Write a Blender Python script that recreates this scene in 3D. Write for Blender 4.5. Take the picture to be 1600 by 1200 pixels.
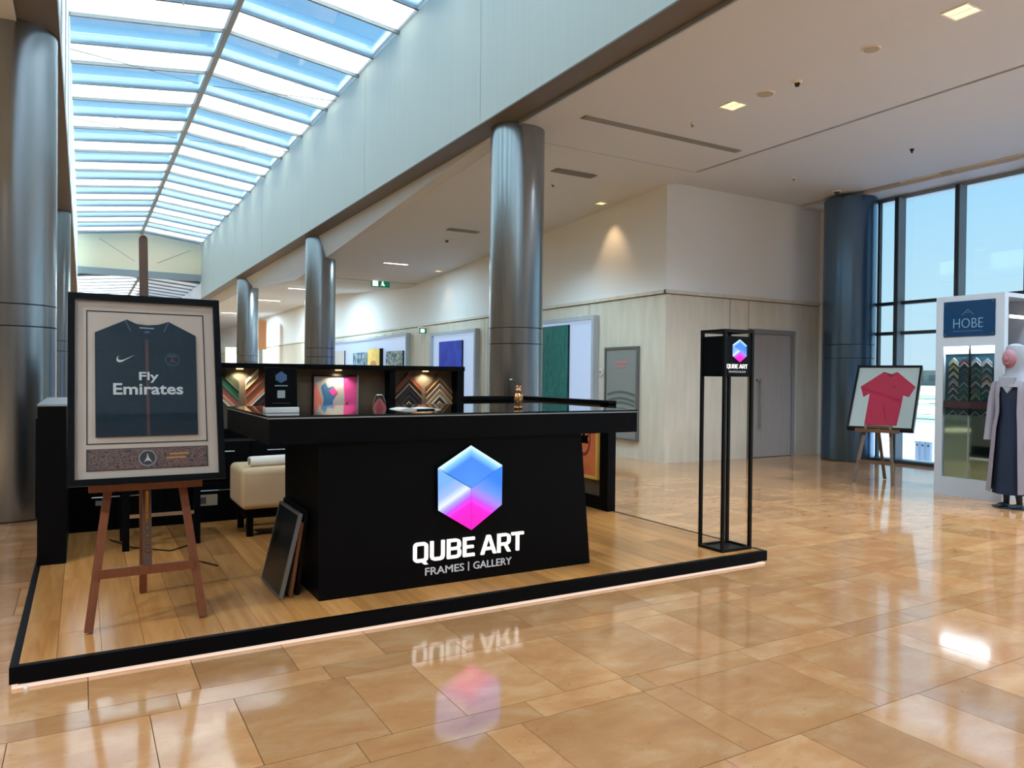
import bpy, math, random
from mathutils import Vector, Matrix
random.seed(7)
S = bpy.context.scene
for o in list(bpy.data.objects): bpy.data.objects.remove(o)
COL = S.collection
R = math.radians

# ------------------------------------------------------------------ camera
FPX = 1163.3
YAW, PITCH, ROLL = R(29.964), R(-0.5486), R(0.5769)
fw = Vector((math.sin(YAW)*math.cos(PITCH), math.cos(YAW)*math.cos(PITCH), math.sin(PITCH)))
r0 = Vector((math.cos(YAW), -math.sin(YAW), 0)); u0 = r0.cross(fw)
rr = r0*math.cos(ROLL) + u0*math.sin(ROLL); uu = -r0*math.sin(ROLL) + u0*math.cos(ROLL)
cd = bpy.data.cameras.new('camera'); cam = bpy.data.objects.new('camera', cd); COL.objects.link(cam)
cd.sensor_width = 36; cd.lens = FPX/1600*36; cd.clip_end = 2000; cd.clip_start = .05
m = Matrix((rr, uu, -fw)).transposed().to_4x4(); m.translation = (0, 0, 1.5)
cam.matrix_world = m; S.camera = cam

# ------------------------------------------------------------------ world, sun, exposure
SUN_EL = R(48)
W = bpy.data.worlds.new('sky'); S.world = W; W.use_nodes = True
nt = W.node_tree; bg = nt.nodes['Background']
tc = nt.nodes.new('ShaderNodeTexCoord'); sep = nt.nodes.new('ShaderNodeSeparateXYZ'); nt.links.new(tc.outputs['Generated'], sep.inputs[0])
rp = nt.nodes.new('ShaderNodeValToRGB'); nt.links.new(sep.outputs[2], rp.inputs[0]); nt.links.new(rp.outputs[0], bg.inputs[0])
for i_, (p_, c_) in enumerate(((0, (.58, .70, .78)), (.10, (.50, .70, .82)), (.28, (.34, .62, .86)), (.55, (.15, .46, .86)), (1, (.07, .33, .78)))):
    e_ = rp.color_ramp.elements[i_] if i_ < 2 else rp.color_ramp.elements.new(p_)
    e_.position = p_; e_.color = c_+(1,)
bg.inputs[1].default_value = 1.0
sl = bpy.data.lights.new('sun', 'SUN'); sl.energy = 19.0; sl.angle = R(2); sl.color = (.93, .97, 1)
sun = bpy.data.objects.new('sun', sl); COL.objects.link(sun); sun.location = (40, 10, 40)
sun.rotation_euler = Vector((-math.cos(SUN_EL), 0, -math.sin(SUN_EL))).to_track_quat('-Z', 'Y').to_euler()
S.view_settings.view_transform = 'Standard'; S.view_settings.look = 'None'
S.view_settings.gamma = 1; S.view_settings.use_curve_mapping = False
S.view_settings.exposure = 0.45
S.cycles.max_bounces = 10; S.cycles.diffuse_bounces = 5; S.cycles.glossy_bounces = 4
S.cycles.transmission_bounces = 6; S.cycles.transparent_max_bounces = 12
S.cycles.caustics_reflective = False; S.cycles.caustics_refractive = False
S.cycles.sample_clamp_indirect = 6

# ------------------------------------------------------------------ materials
def lin(c): return tuple(((v/255)/12.92 if v/255 <= .04045 else ((v/255+.055)/1.055)**2.4) for v in c) + (1,)
MATS = {}
def newmat(name):
    mt = bpy.data.materials.new(name); mt.use_nodes = True; MATS[name] = mt
    return mt, mt.node_tree, mt.node_tree.nodes['Principled BSDF']
def pbr(name, c, rough=.5, metal=0, var=0, scale=8, stretch=(1, 1, 1), bump=0, spec=.5, emit=None, es=0, coat=0):
    mt, t, b = newmat(name)
    b.inputs['Base Color'].default_value = lin(c); b.inputs['Roughness'].default_value = rough
    b.inputs['Metallic'].default_value = metal; b.inputs['Specular IOR Level'].default_value = spec
    b.inputs['Coat Weight'].default_value = coat
    if emit: b.inputs['Emission Color'].default_value = lin(emit); b.inputs['Emission Strength'].default_value = es
    if var or bump:
        g = t.nodes.new('ShaderNodeNewGeometry'); mp = t.nodes.new('ShaderNodeMapping'); mp.inputs['Scale'].default_value = stretch
        n = t.nodes.new('ShaderNodeTexNoise'); n.inputs['Scale'].default_value = scale; n.inputs['Detail'].default_value = 5
        t.links.new(g.outputs['Position'], mp.inputs[0]); t.links.new(mp.outputs[0], n.inputs[0])
        if var:
            mx = t.nodes.new('ShaderNodeMix'); mx.data_type = 'RGBA'
            mx.inputs[6].default_value = lin([max(0, v*(1-var)) for v in c]); mx.inputs[7].default_value = lin([min(255, v*(1+var)) for v in c])
            t.links.new(n.outputs[0], mx.inputs[0]); t.links.new(mx.outputs[2], b.inputs['Base Color'])
        if bump:
            bp = t.nodes.new('ShaderNodeBump'); bp.inputs['Strength'].default_value = bump; bp.inputs['Distance'].default_value = .01
            t.links.new(n.outputs[0], bp.inputs['Height']); t.links.new(bp.outputs[0], b.inputs['Normal'])
    return mt
def emis(name, c, s):
    mt, t, b = newmat(name); b.inputs['Base Color'].default_value = lin([v*.6 for v in c])
    b.inputs['Emission Color'].default_value = lin(c); b.inputs['Emission Strength'].default_value = s
    return mt
def pieces(name, c1, c2, c3, rough, kind):
    """stone tiles / oak planks: tint by piece, grain in world space"""
    mt, t, b = newmat(name); L = t.links.new
    oi = t.nodes.new('ShaderNodeObjectInfo'); g = t.nodes.new('ShaderNodeNewGeometry')
    ad = t.nodes.new('ShaderNodeMath'); ad.operation = 'ADD'; L(oi.outputs['Random'], ad.inputs[0]); L(g.outputs['Random Per Island'], ad.inputs[1])
    fr = t.nodes.new('ShaderNodeMath'); fr.operation = 'FRACT'; L(ad.outputs[0], fr.inputs[0])
    off = t.nodes.new('ShaderNodeMath'); off.operation = 'MULTIPLY'; off.inputs[1].default_value = 60; L(fr.outputs[0], off.inputs[0])
    cb = t.nodes.new('ShaderNodeCombineXYZ'); L(off.outputs[0], cb.inputs[2])
    va = t.nodes.new('ShaderNodeVectorMath'); va.operation = 'ADD'; L(g.outputs['Position'], va.inputs[0]); L(cb.outputs[0], va.inputs[1])
    mp = t.nodes.new('ShaderNodeMapping'); L(va.outputs[0], mp.inputs[0])
    mp.inputs['Scale'].default_value = (14, .9, 1) if kind == 'wood' else (3.2, 5.5, 1)
    n = t.nodes.new('ShaderNodeTexNoise'); n.inputs['Scale'].default_value = 1; n.inputs['Detail'].default_value = 8; n.inputs['Roughness'].default_value = .62
    n.inputs['Distortion'].default_value = .5; L(mp.outputs[0], n.inputs[0])
    rp = t.nodes.new('ShaderNodeValToRGB'); e = rp.color_ramp.elements
    lo = .05 if kind == 'wood' else .25; e[0].position = lo; e[0].color = lin(c1); e[1].position = 1-lo; e[1].color = lin(c3)
    x = e.new(.5); x.color = lin(c2); L(n.outputs[0], rp.inputs[0])
    hs = t.nodes.new('ShaderNodeHueSaturation'); L(rp.outputs[0], hs.inputs['Color'])
    mr = t.nodes.new('ShaderNodeMapRange'); L(fr.outputs[0], mr.inputs[0])
    mr.inputs[3].default_value = .7 if kind == 'wood' else .8; mr.inputs[4].default_value = 1.1
    L(mr.outputs[0], hs.inputs['Value'])
    if kind == 'stone':
        n2 = t.nodes.new('ShaderNodeTexNoise'); n2.inputs['Scale'].default_value = 38; n2.inputs['Detail'].default_value = 4; L(va.outputs[0], n2.inputs[0])
        r2 = t.nodes.new('ShaderNodeValToRGB'); r2.color_ramp.elements[0].position = .24; r2.color_ramp.elements[0].color = (.74, .64, .5, 1)
        r2.color_ramp.elements[1].position = .34; r2.color_ramp.elements[1].color = (1, 1, 1, 1); L(n2.outputs[0], r2.inputs[0])
        mx = t.nodes.new('ShaderNodeMix'); mx.data_type = 'RGBA'; mx.blend_type = 'MULTIPLY'; mx.inputs[0].default_value = 1
        L(hs.outputs[0], mx.inputs[6]); L(r2.outputs[0], mx.inputs[7]); L(mx.outputs[2], b.inputs['Base Color'])
    else: L(hs.outputs[0], b.inputs['Base Color'])
    rm = t.nodes.new('ShaderNodeMapRange'); L(n.outputs[0], rm.inputs[0]); rm.inputs[3].default_value = rough*.7; rm.inputs[4].default_value = rough*1.4
    L(rm.outputs[0], b.inputs['Roughness'])
    if kind == 'stone': b.inputs['Specular IOR Level'].default_value = .6; b.inputs['IOR'].default_value = 1.85
    return mt
def glassmat(name, tint, gl=1.0, rough=.0):
    mt = bpy.data.materials.new(name); mt.use_nodes = True; MATS[name] = mt; t = mt.node_tree; t.nodes.clear()
    o = t.nodes.new('ShaderNodeOutputMaterial'); tr = t.nodes.new('ShaderNodeBsdfTransparent'); gs = t.nodes.new('ShaderNodeBsdfGlossy')
    tr.inputs[0].default_value = lin(tint); gs.inputs['Roughness'].default_value = rough
    fr = t.nodes.new('ShaderNodeFresnel'); fr.inputs[0].default_value = 1.5
    mu = t.nodes.new('ShaderNodeMath'); mu.operation = 'MULTIPLY'; mu.inputs[1].default_value = gl; t.links.new(fr.outputs[0], mu.inputs[0])
    mx = t.nodes.new('ShaderNodeMixShader'); t.links.new(mu.outputs[0], mx.inputs[0]); t.links.new(tr.outputs[0], mx.inputs[1]); t.links.new(gs.outputs[0], mx.inputs[2])
    t.links.new(mx.outputs[0], o.inputs[0]); return mt
def translucent(name, c, k):
    mt = bpy.data.materials.new(name); mt.use_nodes = True; MATS[name] = mt; t = mt.node_tree; t.nodes.clear()
    o = t.nodes.new('ShaderNodeOutputMaterial'); a = t.nodes.new('ShaderNodeBsdfDiffuse'); b = t.nodes.new('ShaderNodeBsdfTranslucent')
    a.inputs[0].default_value = lin(c); b.inputs[0].default_value = lin(c)
    mx = t.nodes.new('ShaderNodeMixShader'); mx.inputs[0].default_value = k
    t.links.new(a.outputs[0], mx.inputs[1]); t.links.new(b.outputs[0], mx.inputs[2]); t.links.new(mx.outputs[0], o.inputs[0]); return mt

pieces('stone', (178, 124, 80), (193, 141, 93), (206, 166, 122), .085, 'stone')
pieces('oak', (150, 94, 44), (196, 136, 74), (220, 168, 108), .18, 'wood')
pbr('grout', (120, 98, 72), .8)
pbr('floor_plain', (186, 146, 106), .16, var=.12, scale=2)
pbr('plaster', (240, 246, 252), .7)
pbr('ceiling_white', (208, 214, 222), .75)
pbr('bulkhead', (184, 198, 196), .55, var=.025, scale=1.5, stretch=(1, 9, .25))
translucent('coffer', (232, 244, 250), .6)
pbr('soffit', (104, 96, 88), .5)
pbr('groove', (60, 60, 60), .8)
pbr('cladding', (216, 212, 200), .42, var=.09, scale=2.4, stretch=(3, 3, .5))
pbr('cladding_seam', (110, 102, 84), .8)
pbr('cream', (236, 226, 196), .6)
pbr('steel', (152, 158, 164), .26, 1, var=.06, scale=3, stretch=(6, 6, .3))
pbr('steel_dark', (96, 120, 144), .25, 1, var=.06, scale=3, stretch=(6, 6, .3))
pbr('chrome', (200, 200, 200), .15, 1)
pbr('alu', (150, 160, 165), .4, .6)
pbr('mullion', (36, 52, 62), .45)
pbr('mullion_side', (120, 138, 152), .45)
pbr('black', (3, 5, 9), .42, spec=.12)
pbr('black_satin', (2, 4, 9), .45, spec=.12)
pbr('black_gloss', (10, 14, 18), .04, coat=.3)
pbr('dark_metal', (9, 10, 12), .45, 0, spec=.2)
pbr('trim_grey', (160, 165, 168), .35, .5)
pbr('taupe', (92, 80, 66), .7)
pbr('taupe_light', (150, 140, 118), .7)
pbr('easel_wood', (112, 62, 36), .42, var=.18, scale=14, stretch=(6, 6, .5))
pbr('easel_brown', (98, 72, 52), .5, var=.1, scale=10)
pbr('mast_wood_shaded', (84, 62, 50), .5)  # easel wood darkened: backlit shade of the mast put into the colour
pbr('brass', (170, 120, 60), .35, 1)
pbr('mat_board', (218, 198, 186), .8)
pbr('mat_line', (40, 38, 40), .8)
pbr('jersey_navy', (12, 38, 56), .8, var=.12, scale=40)
pbr('jersey_band', (14, 36, 54), .8)
pbr('jersey_stripe', (92, 62, 68), .8)
pbr('print_white', (222, 224, 226), .6)
pbr('print_grey', (160, 176, 186), .6)
pbr('print_pale', (214, 220, 226), .6)
pbr('piping', (62, 88, 108), .7)
pbr('print_red', (150, 50, 62), .6)
pbr('print_blue', (60, 96, 140), .6)
pbr('print_dark', (66, 58, 62), .6)
pbr('print_gold', (196, 140, 84), .6)
pbr('shirt_red', (232, 26, 82), .75, var=.06, scale=12)
pbr('shirt_seam', (150, 16, 54), .75)
pbr('white_paint', (176, 188, 202), .5)
pbr('white_matt', (236, 236, 234), .7)
pbr('grey_frame', (120, 124, 128), .4, .5)
pbr('cushion', (206, 180, 144), .85, bump=.15, scale=300)
pbr('towel', (236, 230, 220), .9, bump=.3, scale=200)
pbr('gold', (216, 160, 110), .25, 1)
pbr('twig', (40, 50, 62), .6)
pbr('red_bag', (140, 48, 50), .5)
pbr('paper', (235, 232, 224), .7)
pbr('door_wood', (150, 146, 146), .5, var=.08, scale=4, stretch=(10, 10, .4))
pbr('door_frame', (128, 128, 130), .5)
pbr('navy_cloth', (8, 28, 54), .85)
pbr('grey_cloth', (136, 134, 150), .9)
pbr('scarf_cloth', (140, 146, 160), .9)
pbr('face_mauve', (150, 106, 120), .7)
pbr('shoe_dark', (40, 50, 62), .5)
pbr('sign_navy', (0, 52, 92), .3)
pbr('sign_text', (110, 150, 180), .4)
pbr('maroon', (112, 72, 84), .6)
pbr('sand', (150, 146, 116), .9, var=.06, scale=.3)
pbr('paving', (136, 152, 174), .9, var=.05, scale=.5)
pbr('road', (92, 112, 112), .9)
pbr('far_building', (140, 150, 150), .9)
pbr('far_window', (96, 112, 124), .6)
pbr('far_green', (84, 112, 84), .9)
pbr('orange_panel', (222, 160, 112), .6)
pbr('canvas_yellow', (232, 190, 90), .7)
pbr('lamp_white', (240, 238, 230), .4)
pbr('vent_grey', (150, 150, 146), .5)
pbr('vent_dark', (70, 70, 68), .7)
pbr('speaker_grey', (176, 170, 160), .7)
pbr('wire', (120, 130, 130), .5)
pbr('mirror', (164, 206, 210), .04, 1)
pbr('sign_green', (10, 110, 80), .5, emit=(10, 110, 80), es=.4)
pbr('metal_panel', (150, 158, 160), .3, .2)
pbr('teal_wave', (88, 110, 106), .4)
pbr('pink_print', (196, 130, 138), .6)
emis('led', (255, 226, 206), .62)
emis('sign_white', (255, 252, 244), .85)
emis('sign_grey', (190, 190, 196), .45)
emis('lamp_warm', (255, 218, 150), 1.5)
emis('lamp_cool', (255, 252, 240), 2.2)
emis('lightbox', (190, 212, 246), .5)
emis('lightbox_bright', (245, 245, 250), 1.3)
emis('vitrine_lamp', (225, 235, 255), 2.5)
glassmat('glass_roof', (240, 249, 254), .35)
glassmat('glass_window', (240, 248, 250), .8)
glassmat('glass_pane', (240, 244, 244), .8)
glassmat('glass_picture', (244, 246, 246), .22)
translucent('roof_strip', (250, 250, 247), .55)

def logo_mat(name, cx, cz, hw):
    """lit sign with a printed blue to magenta gradient (object space print)"""
    mt, t, b = newmat(name); L = t.links.new
    tc = t.nodes.new('ShaderNodeNewGeometry'); sp = t.nodes.new('ShaderNodeSeparateXYZ'); L(tc.outputs['Position'], sp.inputs[0])
    def mth(op, a, bb=None):
        n = t.nodes.new('ShaderNodeMath'); n.operation = op
        for i, v in enumerate((a, bb)):
            if v is None: continue
            if isinstance(v, (int, float)): n.inputs[i].default_value = v
            else: L(v, n.inputs[i])
        return n.outputs[0]
    u = mth('DIVIDE', mth('SUBTRACT', sp.outputs[0], cx), hw); v = mth('DIVIDE', mth('SUBTRACT', sp.outputs[2], cz), hw)
    au = mth('ABSOLUTE', u)
    tt = mth('ADD', mth('SUBTRACT', mth('MULTIPLY', au, -.58), v), -.17)      # >0 inside the magenta rhombus
    tn = mth('MULTIPLY_ADD', tt, .5); tn.node.inputs[2].default_value = .5
    def ramp(stops):
        r = t.nodes.new('ShaderNodeValToRGB'); e = r.color_ramp.elements
        e[0].position, e[0].color = stops[0][0], lin(stops[0][1]); e[1].position, e[1].color = stops[-1][0], lin(stops[-1][1])
        for p, c in stops[1:-1]: x = e.new(p); x.color = lin(c)
        return r
    rl = ramp([(.1, (110, 165, 245)), (.27, (150, 175, 250)), (.38, (214, 226, 255)), (.45, (160, 150, 250)), (.53, (186, 70, 240)), (.62, (252, 10, 200)), (.8, (255, 0, 180))])
    rg = ramp([(.1, (40, 120, 235)), (.3, (90, 140, 248)), (.42, (150, 130, 250)), (.53, (190, 70, 240)), (.62, (252, 10, 200)), (.8, (255, 0, 180))])
    L(tn, rl.inputs[0]); L(tn, rg.inputs[0])
    side = mth('GREATER_THAN', u, 0); mx = t.nodes.new('ShaderNodeMix'); mx.data_type = 'RGBA'
    L(side, mx.inputs[0]); L(rl.outputs[0], mx.inputs[6]); L(rg.outputs[0], mx.inputs[7])
    edge = mth('SUBTRACT', mth('SUBTRACT', 1.19, mth('MULTIPLY', au, .6)), v)
    rt = ramp([(0, (215, 240, 250)), (.16, (120, 190, 245)), (.34, (58, 126, 222)), (1, (70, 136, 228))]); L(edge, rt.inputs[0])
    top = mth('GREATER_THAN', v, mth('MULTIPLY', au, .58)); m2 = t.nodes.new('ShaderNodeMix'); m2.data_type = 'RGBA'
    L(top, m2.inputs[0]); L(mx.outputs[2], m2.inputs[6]); L(rt.outputs[0], m2.inputs[7])
    L(m2.outputs[2], b.inputs['Emission Color']); b.inputs['Emission Strength'].default_value = .95
    b.inputs['Base Color'].default_value = (.02, .02, .05, 1); return mt

def art_mat(name, cols, scale=3, mode='noise', stretch=(1, 1, 1), rough=.6):
    mt, t, b = newmat(name); L = t.links.new
    g = t.nodes.new('ShaderNodeNewGeometry'); mp = t.nodes.new('ShaderNodeMapping'); mp.inputs['Scale'].default_value = stretch; L(g.outputs['Position'], mp.inputs[0])
    n = t.nodes.new('ShaderNodeTexVoronoi' if mode == 'cells' else 'ShaderNodeTexNoise'); n.inputs['Scale'].default_value = scale; L(mp.outputs[0], n.inputs[0])
    r = t.nodes.new('ShaderNodeValToRGB'); r.color_ramp.interpolation = 'CONSTANT' if mode == 'cells' else 'LINEAR'; e = r.color_ramp.elements
    k = len(cols); e[0].color = lin(cols[0]); e[0].position = .0 if mode == 'cells' else .3; e[1].color = lin(cols[-1]); e[1].position = .9 if mode == 'cells' else .7
    for i in range(1, k-1): x = e.new(e[0].position + (e[len(e)-1].position-e[0].position)*i/(k-1)); x.color = lin(cols[i])
    L(n.outputs['Color' if mode == 'cells' else 0], r.inputs[0]); L(r.outputs[0], b.inputs['Base Color']); b.inputs['Roughness'].default_value = rough; return mt

# ------------------------------------------------------------------ mesh builder
X, Y, Z = Vector((1, 0, 0)), Vector((0, 1, 0)), Vector((0, 0, 1))
def wloc(o):
    v = Vector((0, 0, 0))
    while o is not None: v = v + o.location; o = o.parent
    return v
class MB:
    def __init__(s): s.v = []; s.f = []
    def add(s, v, f):
        n = len(s.v); s.v += [Vector(p) for p in v]; s.f += [tuple(i+n for i in q) for q in f]; return s
    def obox(s, o, ax, ay, az):     # corner o, edge vectors
        o = Vector(o); p = [o, o+ax, o+ax+ay, o+ay]; p = p + [q+az for q in p]
        f = [(0, 3, 2, 1), (4, 5, 6, 7), (0, 1, 5, 4), (1, 2, 6, 5), (2, 3, 7, 6), (3, 0, 4, 7)]
        if ax.cross(ay).dot(az) < 0: f = [q[::-1] for q in f]
        return s.add(p, f)
    def box(s, x0, x1, y0, y1, z0, z1): return s.obox((x0, y0, z0), X*(x1-x0), Y*(y1-y0), Z*(z1-z0))
    def bar(s, a, b, w, d, up=Z):   # rectangular bar a->b, width w, depth d
        a, b = Vector(a), Vector(b); t = (b-a); n = t.normalized(); sx = n.cross(up)
        if sx.length < 1e-4: sx = n.cross(X)
        sx.normalize(); sy = sx.cross(n).normalized()
        return s.obox(a-sx*w/2-sy*d/2, sx*w, sy*d, t)
    def cyl(s, a, b, r, n=20, r2=None, cap=True):
        a, b = Vector(a), Vector(b); r2 = r if r2 is None else r2; t = (b-a).normalized()
        e = t.orthogonal().normalized(); g = t.cross(e)
        k = len(s.v)
        for p, q in ((a, r), (b, r2)):
            for i in range(n): s.v.append(p+(e*math.cos(2*math.pi*i/n)+g*math.sin(2*math.pi*i/n))*q)
        for i in range(n): j = (i+1) % n; s.f.append((k+i, k+j, k+n+j, k+n+i))
        if cap: s.f.append(tuple(k+i for i in reversed(range(n)))); s.f.append(tuple(k+n+i for i in range(n)))
        return s
    def tube(s, pts, r, n=8):
        for a, b in zip(pts, pts[1:]): s.cyl(a, b, r, n)
        return s
    def prism(s, pts, o, eu, ev, en, d0, d1):
        o = Vector(o); k = len(s.v); n = len(pts)
        for d in (d0, d1):
            for u, v in pts: s.v.append(o+eu*u+ev*v+en*d)
        fl = [tuple(k+i for i in range(n)), tuple(k+n+i for i in range(n))]
        sd = [(k+i, k+(i+1) % n, k+n+(i+1) % n, k+n+i) for i in range(n)]
        area = sum(pts[i][0]*pts[(i+1) % n][1]-pts[(i+1) % n][0]*pts[i][1] for i in range(n))
        hand = eu.cross(ev).dot(en)*(d1-d0)*area
        if hand > 0: s.f += [fl[0][::-1], fl[1]]+sd
        else: s.f += [fl[0], fl[1][::-1]]+[q[::-1] for q in sd]
        return s
    def loft(s, rings, cap=True):   # list of equal length closed rings
        k = len(s.v); n = len(rings[0])
        for r in rings: s.v += [Vector(p) for p in r]
        for j in range(len(rings)-1):
            for i in range(n):
                a = k+j*n+i; b = k+j*n+(i+1) % n; s.f.append((a, b, b+n, a+n))
        if cap: s.f.append(tuple(k+i for i in reversed(range(n)))); s.f.append(tuple(k+(len(rings)-1)*n+i for i in range(n)))
        return s
    def ell(s, c, rx, ry, rz, nu=20, nv=12):
        c = Vector(c); rings = []
        for j in range(1, nv):
            a = -math.pi/2+math.pi*j/nv
            rings.append([c+Vector((rx*math.cos(a)*math.cos(2*math.pi*i/nu), ry*math.cos(a)*math.sin(2*math.pi*i/nu), rz*math.sin(a))) for i in range(nu)])
        return s.loft(rings)
    def build(s, name, mat, parent=None, local=False, smooth=False, bevel=0, seg=2, weld=False):
        off = wloc(parent) if (parent is not None and not local) else Vector((0, 0, 0))
        me = bpy.data.meshes.new(name); me.from_pydata([tuple(v-off) for v in s.v], [], s.f); me.update()
        me.materials.append(MATS[mat] if isinstance(mat, str) else mat)
        o = bpy.data.objects.new(name, me); COL.objects.link(o)
        if parent is not None: o.parent = parent
        if smooth:
            me.polygons.foreach_set('use_smooth', [True]*len(me.polygons))
            try: me.set_sharp_from_angle(angle=R(40))
            except Exception: pass
        if bevel:
            md = o.modifiers.new('bevel', 'BEVEL'); md.width = bevel; md.segments = seg; md.limit_method = 'ANGLE'
        return o
def B(): return MB()
def thing(name, label, cat, loc=(0, 0, 0), rz=0, group=None):
    o = bpy.data.objects.new(name, None); COL.objects.link(o); o.location = loc; o.rotation_euler = (0, 0, rz)
    o.empty_display_size = .1; return tag(o, label, cat, group)
def tag(o, label, cat, group=None):
    o['label'] = label; o['category'] = cat
    if group: o['group'] = group
    return o
def struct(o): o['kind'] = 'structure'; return o
def sbox(name, mat, *a): return struct(B().box(*a).build(name, mat))
def sempty(name, loc=(0, 0, 0)):
    o = bpy.data.objects.new(name, None); COL.objects.link(o); o.location = loc; return struct(o)
def text2d(body, bold=0.0):
    cu = bpy.data.curves.new('t', 'FONT'); cu.body = body; cu.offset = bold; cu.resolution_u = 3; cu.fill_mode = 'FRONT'
    o = bpy.data.objects.new('t', cu); COL.objects.link(o); dg = bpy.context.evaluated_depsgraph_get()
    me = bpy.data.meshes.new_from_object(o.evaluated_get(dg)); vs = [(v.co.x, v.co.y) for v in me.vertices]; fs = [tuple(p.vertices) for p in me.polygons]
    bpy.data.objects.remove(o); bpy.data.curves.remove(cu); bpy.data.meshes.remove(me)
    return vs, fs
def lettering(body, o, eu, ev, en, w, h, depth, bold=0.0):
    """flat letters with a little depth: w x h box, lower left corner at o"""
    vs, fs = text2d(body, bold); x0 = min(v[0] for v in vs); x1 = max(v[0] for v in vs); y0 = min(v[1] for v in vs); y1 = max(v[1] for v in vs)
    mb = B(); o = Vector(o); P = [o+eu*((x-x0)/(x1-x0)*w)+ev*((y-y0)/(y1-y0)*h) for x, y in vs]; n = len(P)
    mb.v = [p+en*depth for p in P]+P
    flip = eu.cross(ev).dot(en) < 0
    mb.f = [f[::-1] if flip else f for f in fs]
    cnt = {}
    for f in fs:
        for a, b in zip(f, f[1:]+f[:1]): cnt[(a, b)] = cnt.get((a, b), 0)+1
    for (a, b) in cnt:
        if (b, a) not in cnt: mb.f.append((a, b, b+n, a+n) if flip else (b, a, a+n, b+n))
    return mb
def rrect(x0, y0, x1, y1, r, n=4):
    p = []
    for cx_, cy_, a0 in ((x1-r, y0+r, -90), (x1-r, y1-r, 0), (x0+r, y1-r, 90), (x0+r, y0+r, 180)):
        p += [(cx_+r*math.cos(R(a0+90*i/n)), cy_+r*math.sin(R(a0+90*i/n))) for i in range(n+1)]
    return p
def holed(outer, *holes):      # one outline that runs into its counters through a closed slit
    q = list(outer)
    for h in holes:
        h = h[::-1]; i, j = min(((i, j) for i in range(len(outer)) for j in range(len(h))), key=lambda t: (outer[t[0]][0]-h[t[1]][0])**2+(outer[t[0]][1]-h[t[1]][1])**2)
        k = q.index(outer[i]); h = h[j:]+h[:j]; q = q[:k+1]+h+[h[0], outer[i]]+q[k+1:]
    return q
def block_letters():
    T, w = .155, .74
    out = rrect(0, 0, w, 1, .2); k = 0
    Q = holed([(.55, -.13), (.74, -.13)] + [(.62, .02)] + [p for p in out if not (p[0] > .5 and p[1] < .08)] + [(.42, 0)], rrect(T, T, w-T, 1-T, .07))
    U = [(0, 1), (0, .2), (.06, .06), (.2, 0), (w-.2, 0), (w-.06, .06), (w, .2), (w, 1), (w-T, 1), (w-T, .25), (w-T-.05, T), (T+.05, T), (T, .25), (T, 1)]
    Bo = [(0, 0), (.52, 0), (.68, .06), (.74, .2), (.74, .38), (.67, .5), (.72, .6), (.72, .8), (.66, .94), (.5, 1), (0, 1)]
    Bl = holed(Bo, [(T, .145), (.53, .145), (.585, .21), (.585, .37), (.53, .435), (T, .435)], [(T, .575), (.52, .575), (.565, .63), (.565, .79), (.51, .855), (T, .855)])
    E = [(0, 0), (.62, 0), (.62, .15), (T, .15), (T, .43), (.56, .43), (.56, .575), (T, .575), (T, .85), (.62, .85), (.62, 1), (0, 1)]
    A = holed([(0, 0), (.165, 0), (.235, .22), (.645, .22), (.715, 0), (.88, 0), (.54, 1), (.34, 1)], [(.285, .365), (.595, .365), (.44, .85)])
    Rl = holed([(0, 0), (T, 0), (T, .36), (.38, .36), (.575, 0), (.755, 0), (.55, .375), (.68, .45), (.74, .58), (.74, .8), (.67, .94), (.52, 1), (0, 1)], [(T, .505), (.53, .505), (.585, .57), (.585, .79), (.53, .855), (T, .855)])
    Tl = [(.272, 0), (.428, 0), (.428, .85), (.7, .85), (.7, 1), (0, 1), (0, .85), (.272, .85)]
    x = 0; res = []
    for g, wd, sp in ((Q, .74, .14), (U, .74, .15), (Bl, .74, .13), (E, .62, .36), (A, .88, .08), (Rl, .75, .07), (Tl, .7, 0)): res.append(([(px+x, py) for px, py in g])); x += wd+sp
    return res, x
def block_sign(o, w, h, d, mat, parent):
    gl, tot = block_letters()
    for g in gl: B().prism([(px*w/tot, py*h) for px, py in g], o, X, Z, -Y, 0, d).build('sign_letter', mat, parent)
def spot(name, loc, tgt, e, col, size, blend=.8, rad=.05, parent=None):
    l = bpy.data.lights.new(name, 'SPOT'); l.energy = e; l.color = col; l.spot_size = R(size); l.spot_blend = blend; l.shadow_soft_size = rad
    o = bpy.data.objects.new(name, l); COL.objects.link(o); loc = Vector(loc)
    if parent is not None: o.parent = parent; o.location = loc-wloc(parent)
    else: o.location = loc
    o.rotation_euler = (Vector(tgt)-loc).to_track_quat('-Z', 'Y').to_euler(); return o
def arealamp(loc, sx, sy, e, col, parent):
    l = bpy.data.lights.new('area_light', 'AREA'); l.shape = 'RECTANGLE'; l.size = sx; l.size_y = sy; l.energy = e; l.color = col
    o = bpy.data.objects.new('area_light', l); COL.objects.link(o); o.parent = parent; o.location = Vector(loc)-wloc(parent); return o
ORD = ['top', 'second', 'third', 'fourth', 'fifth', 'sixth', 'seventh', 'eighth']

# ================================================================== STRUCTURE
XL, XB, XI, XC, XW = -.22, 4.75, 5.11, 8.87, 13.0       # bulkheads, soffit inner edge, clad wall, window wall
ZS, ZT, ZC = 5.0, 7.5, 4.95
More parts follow.
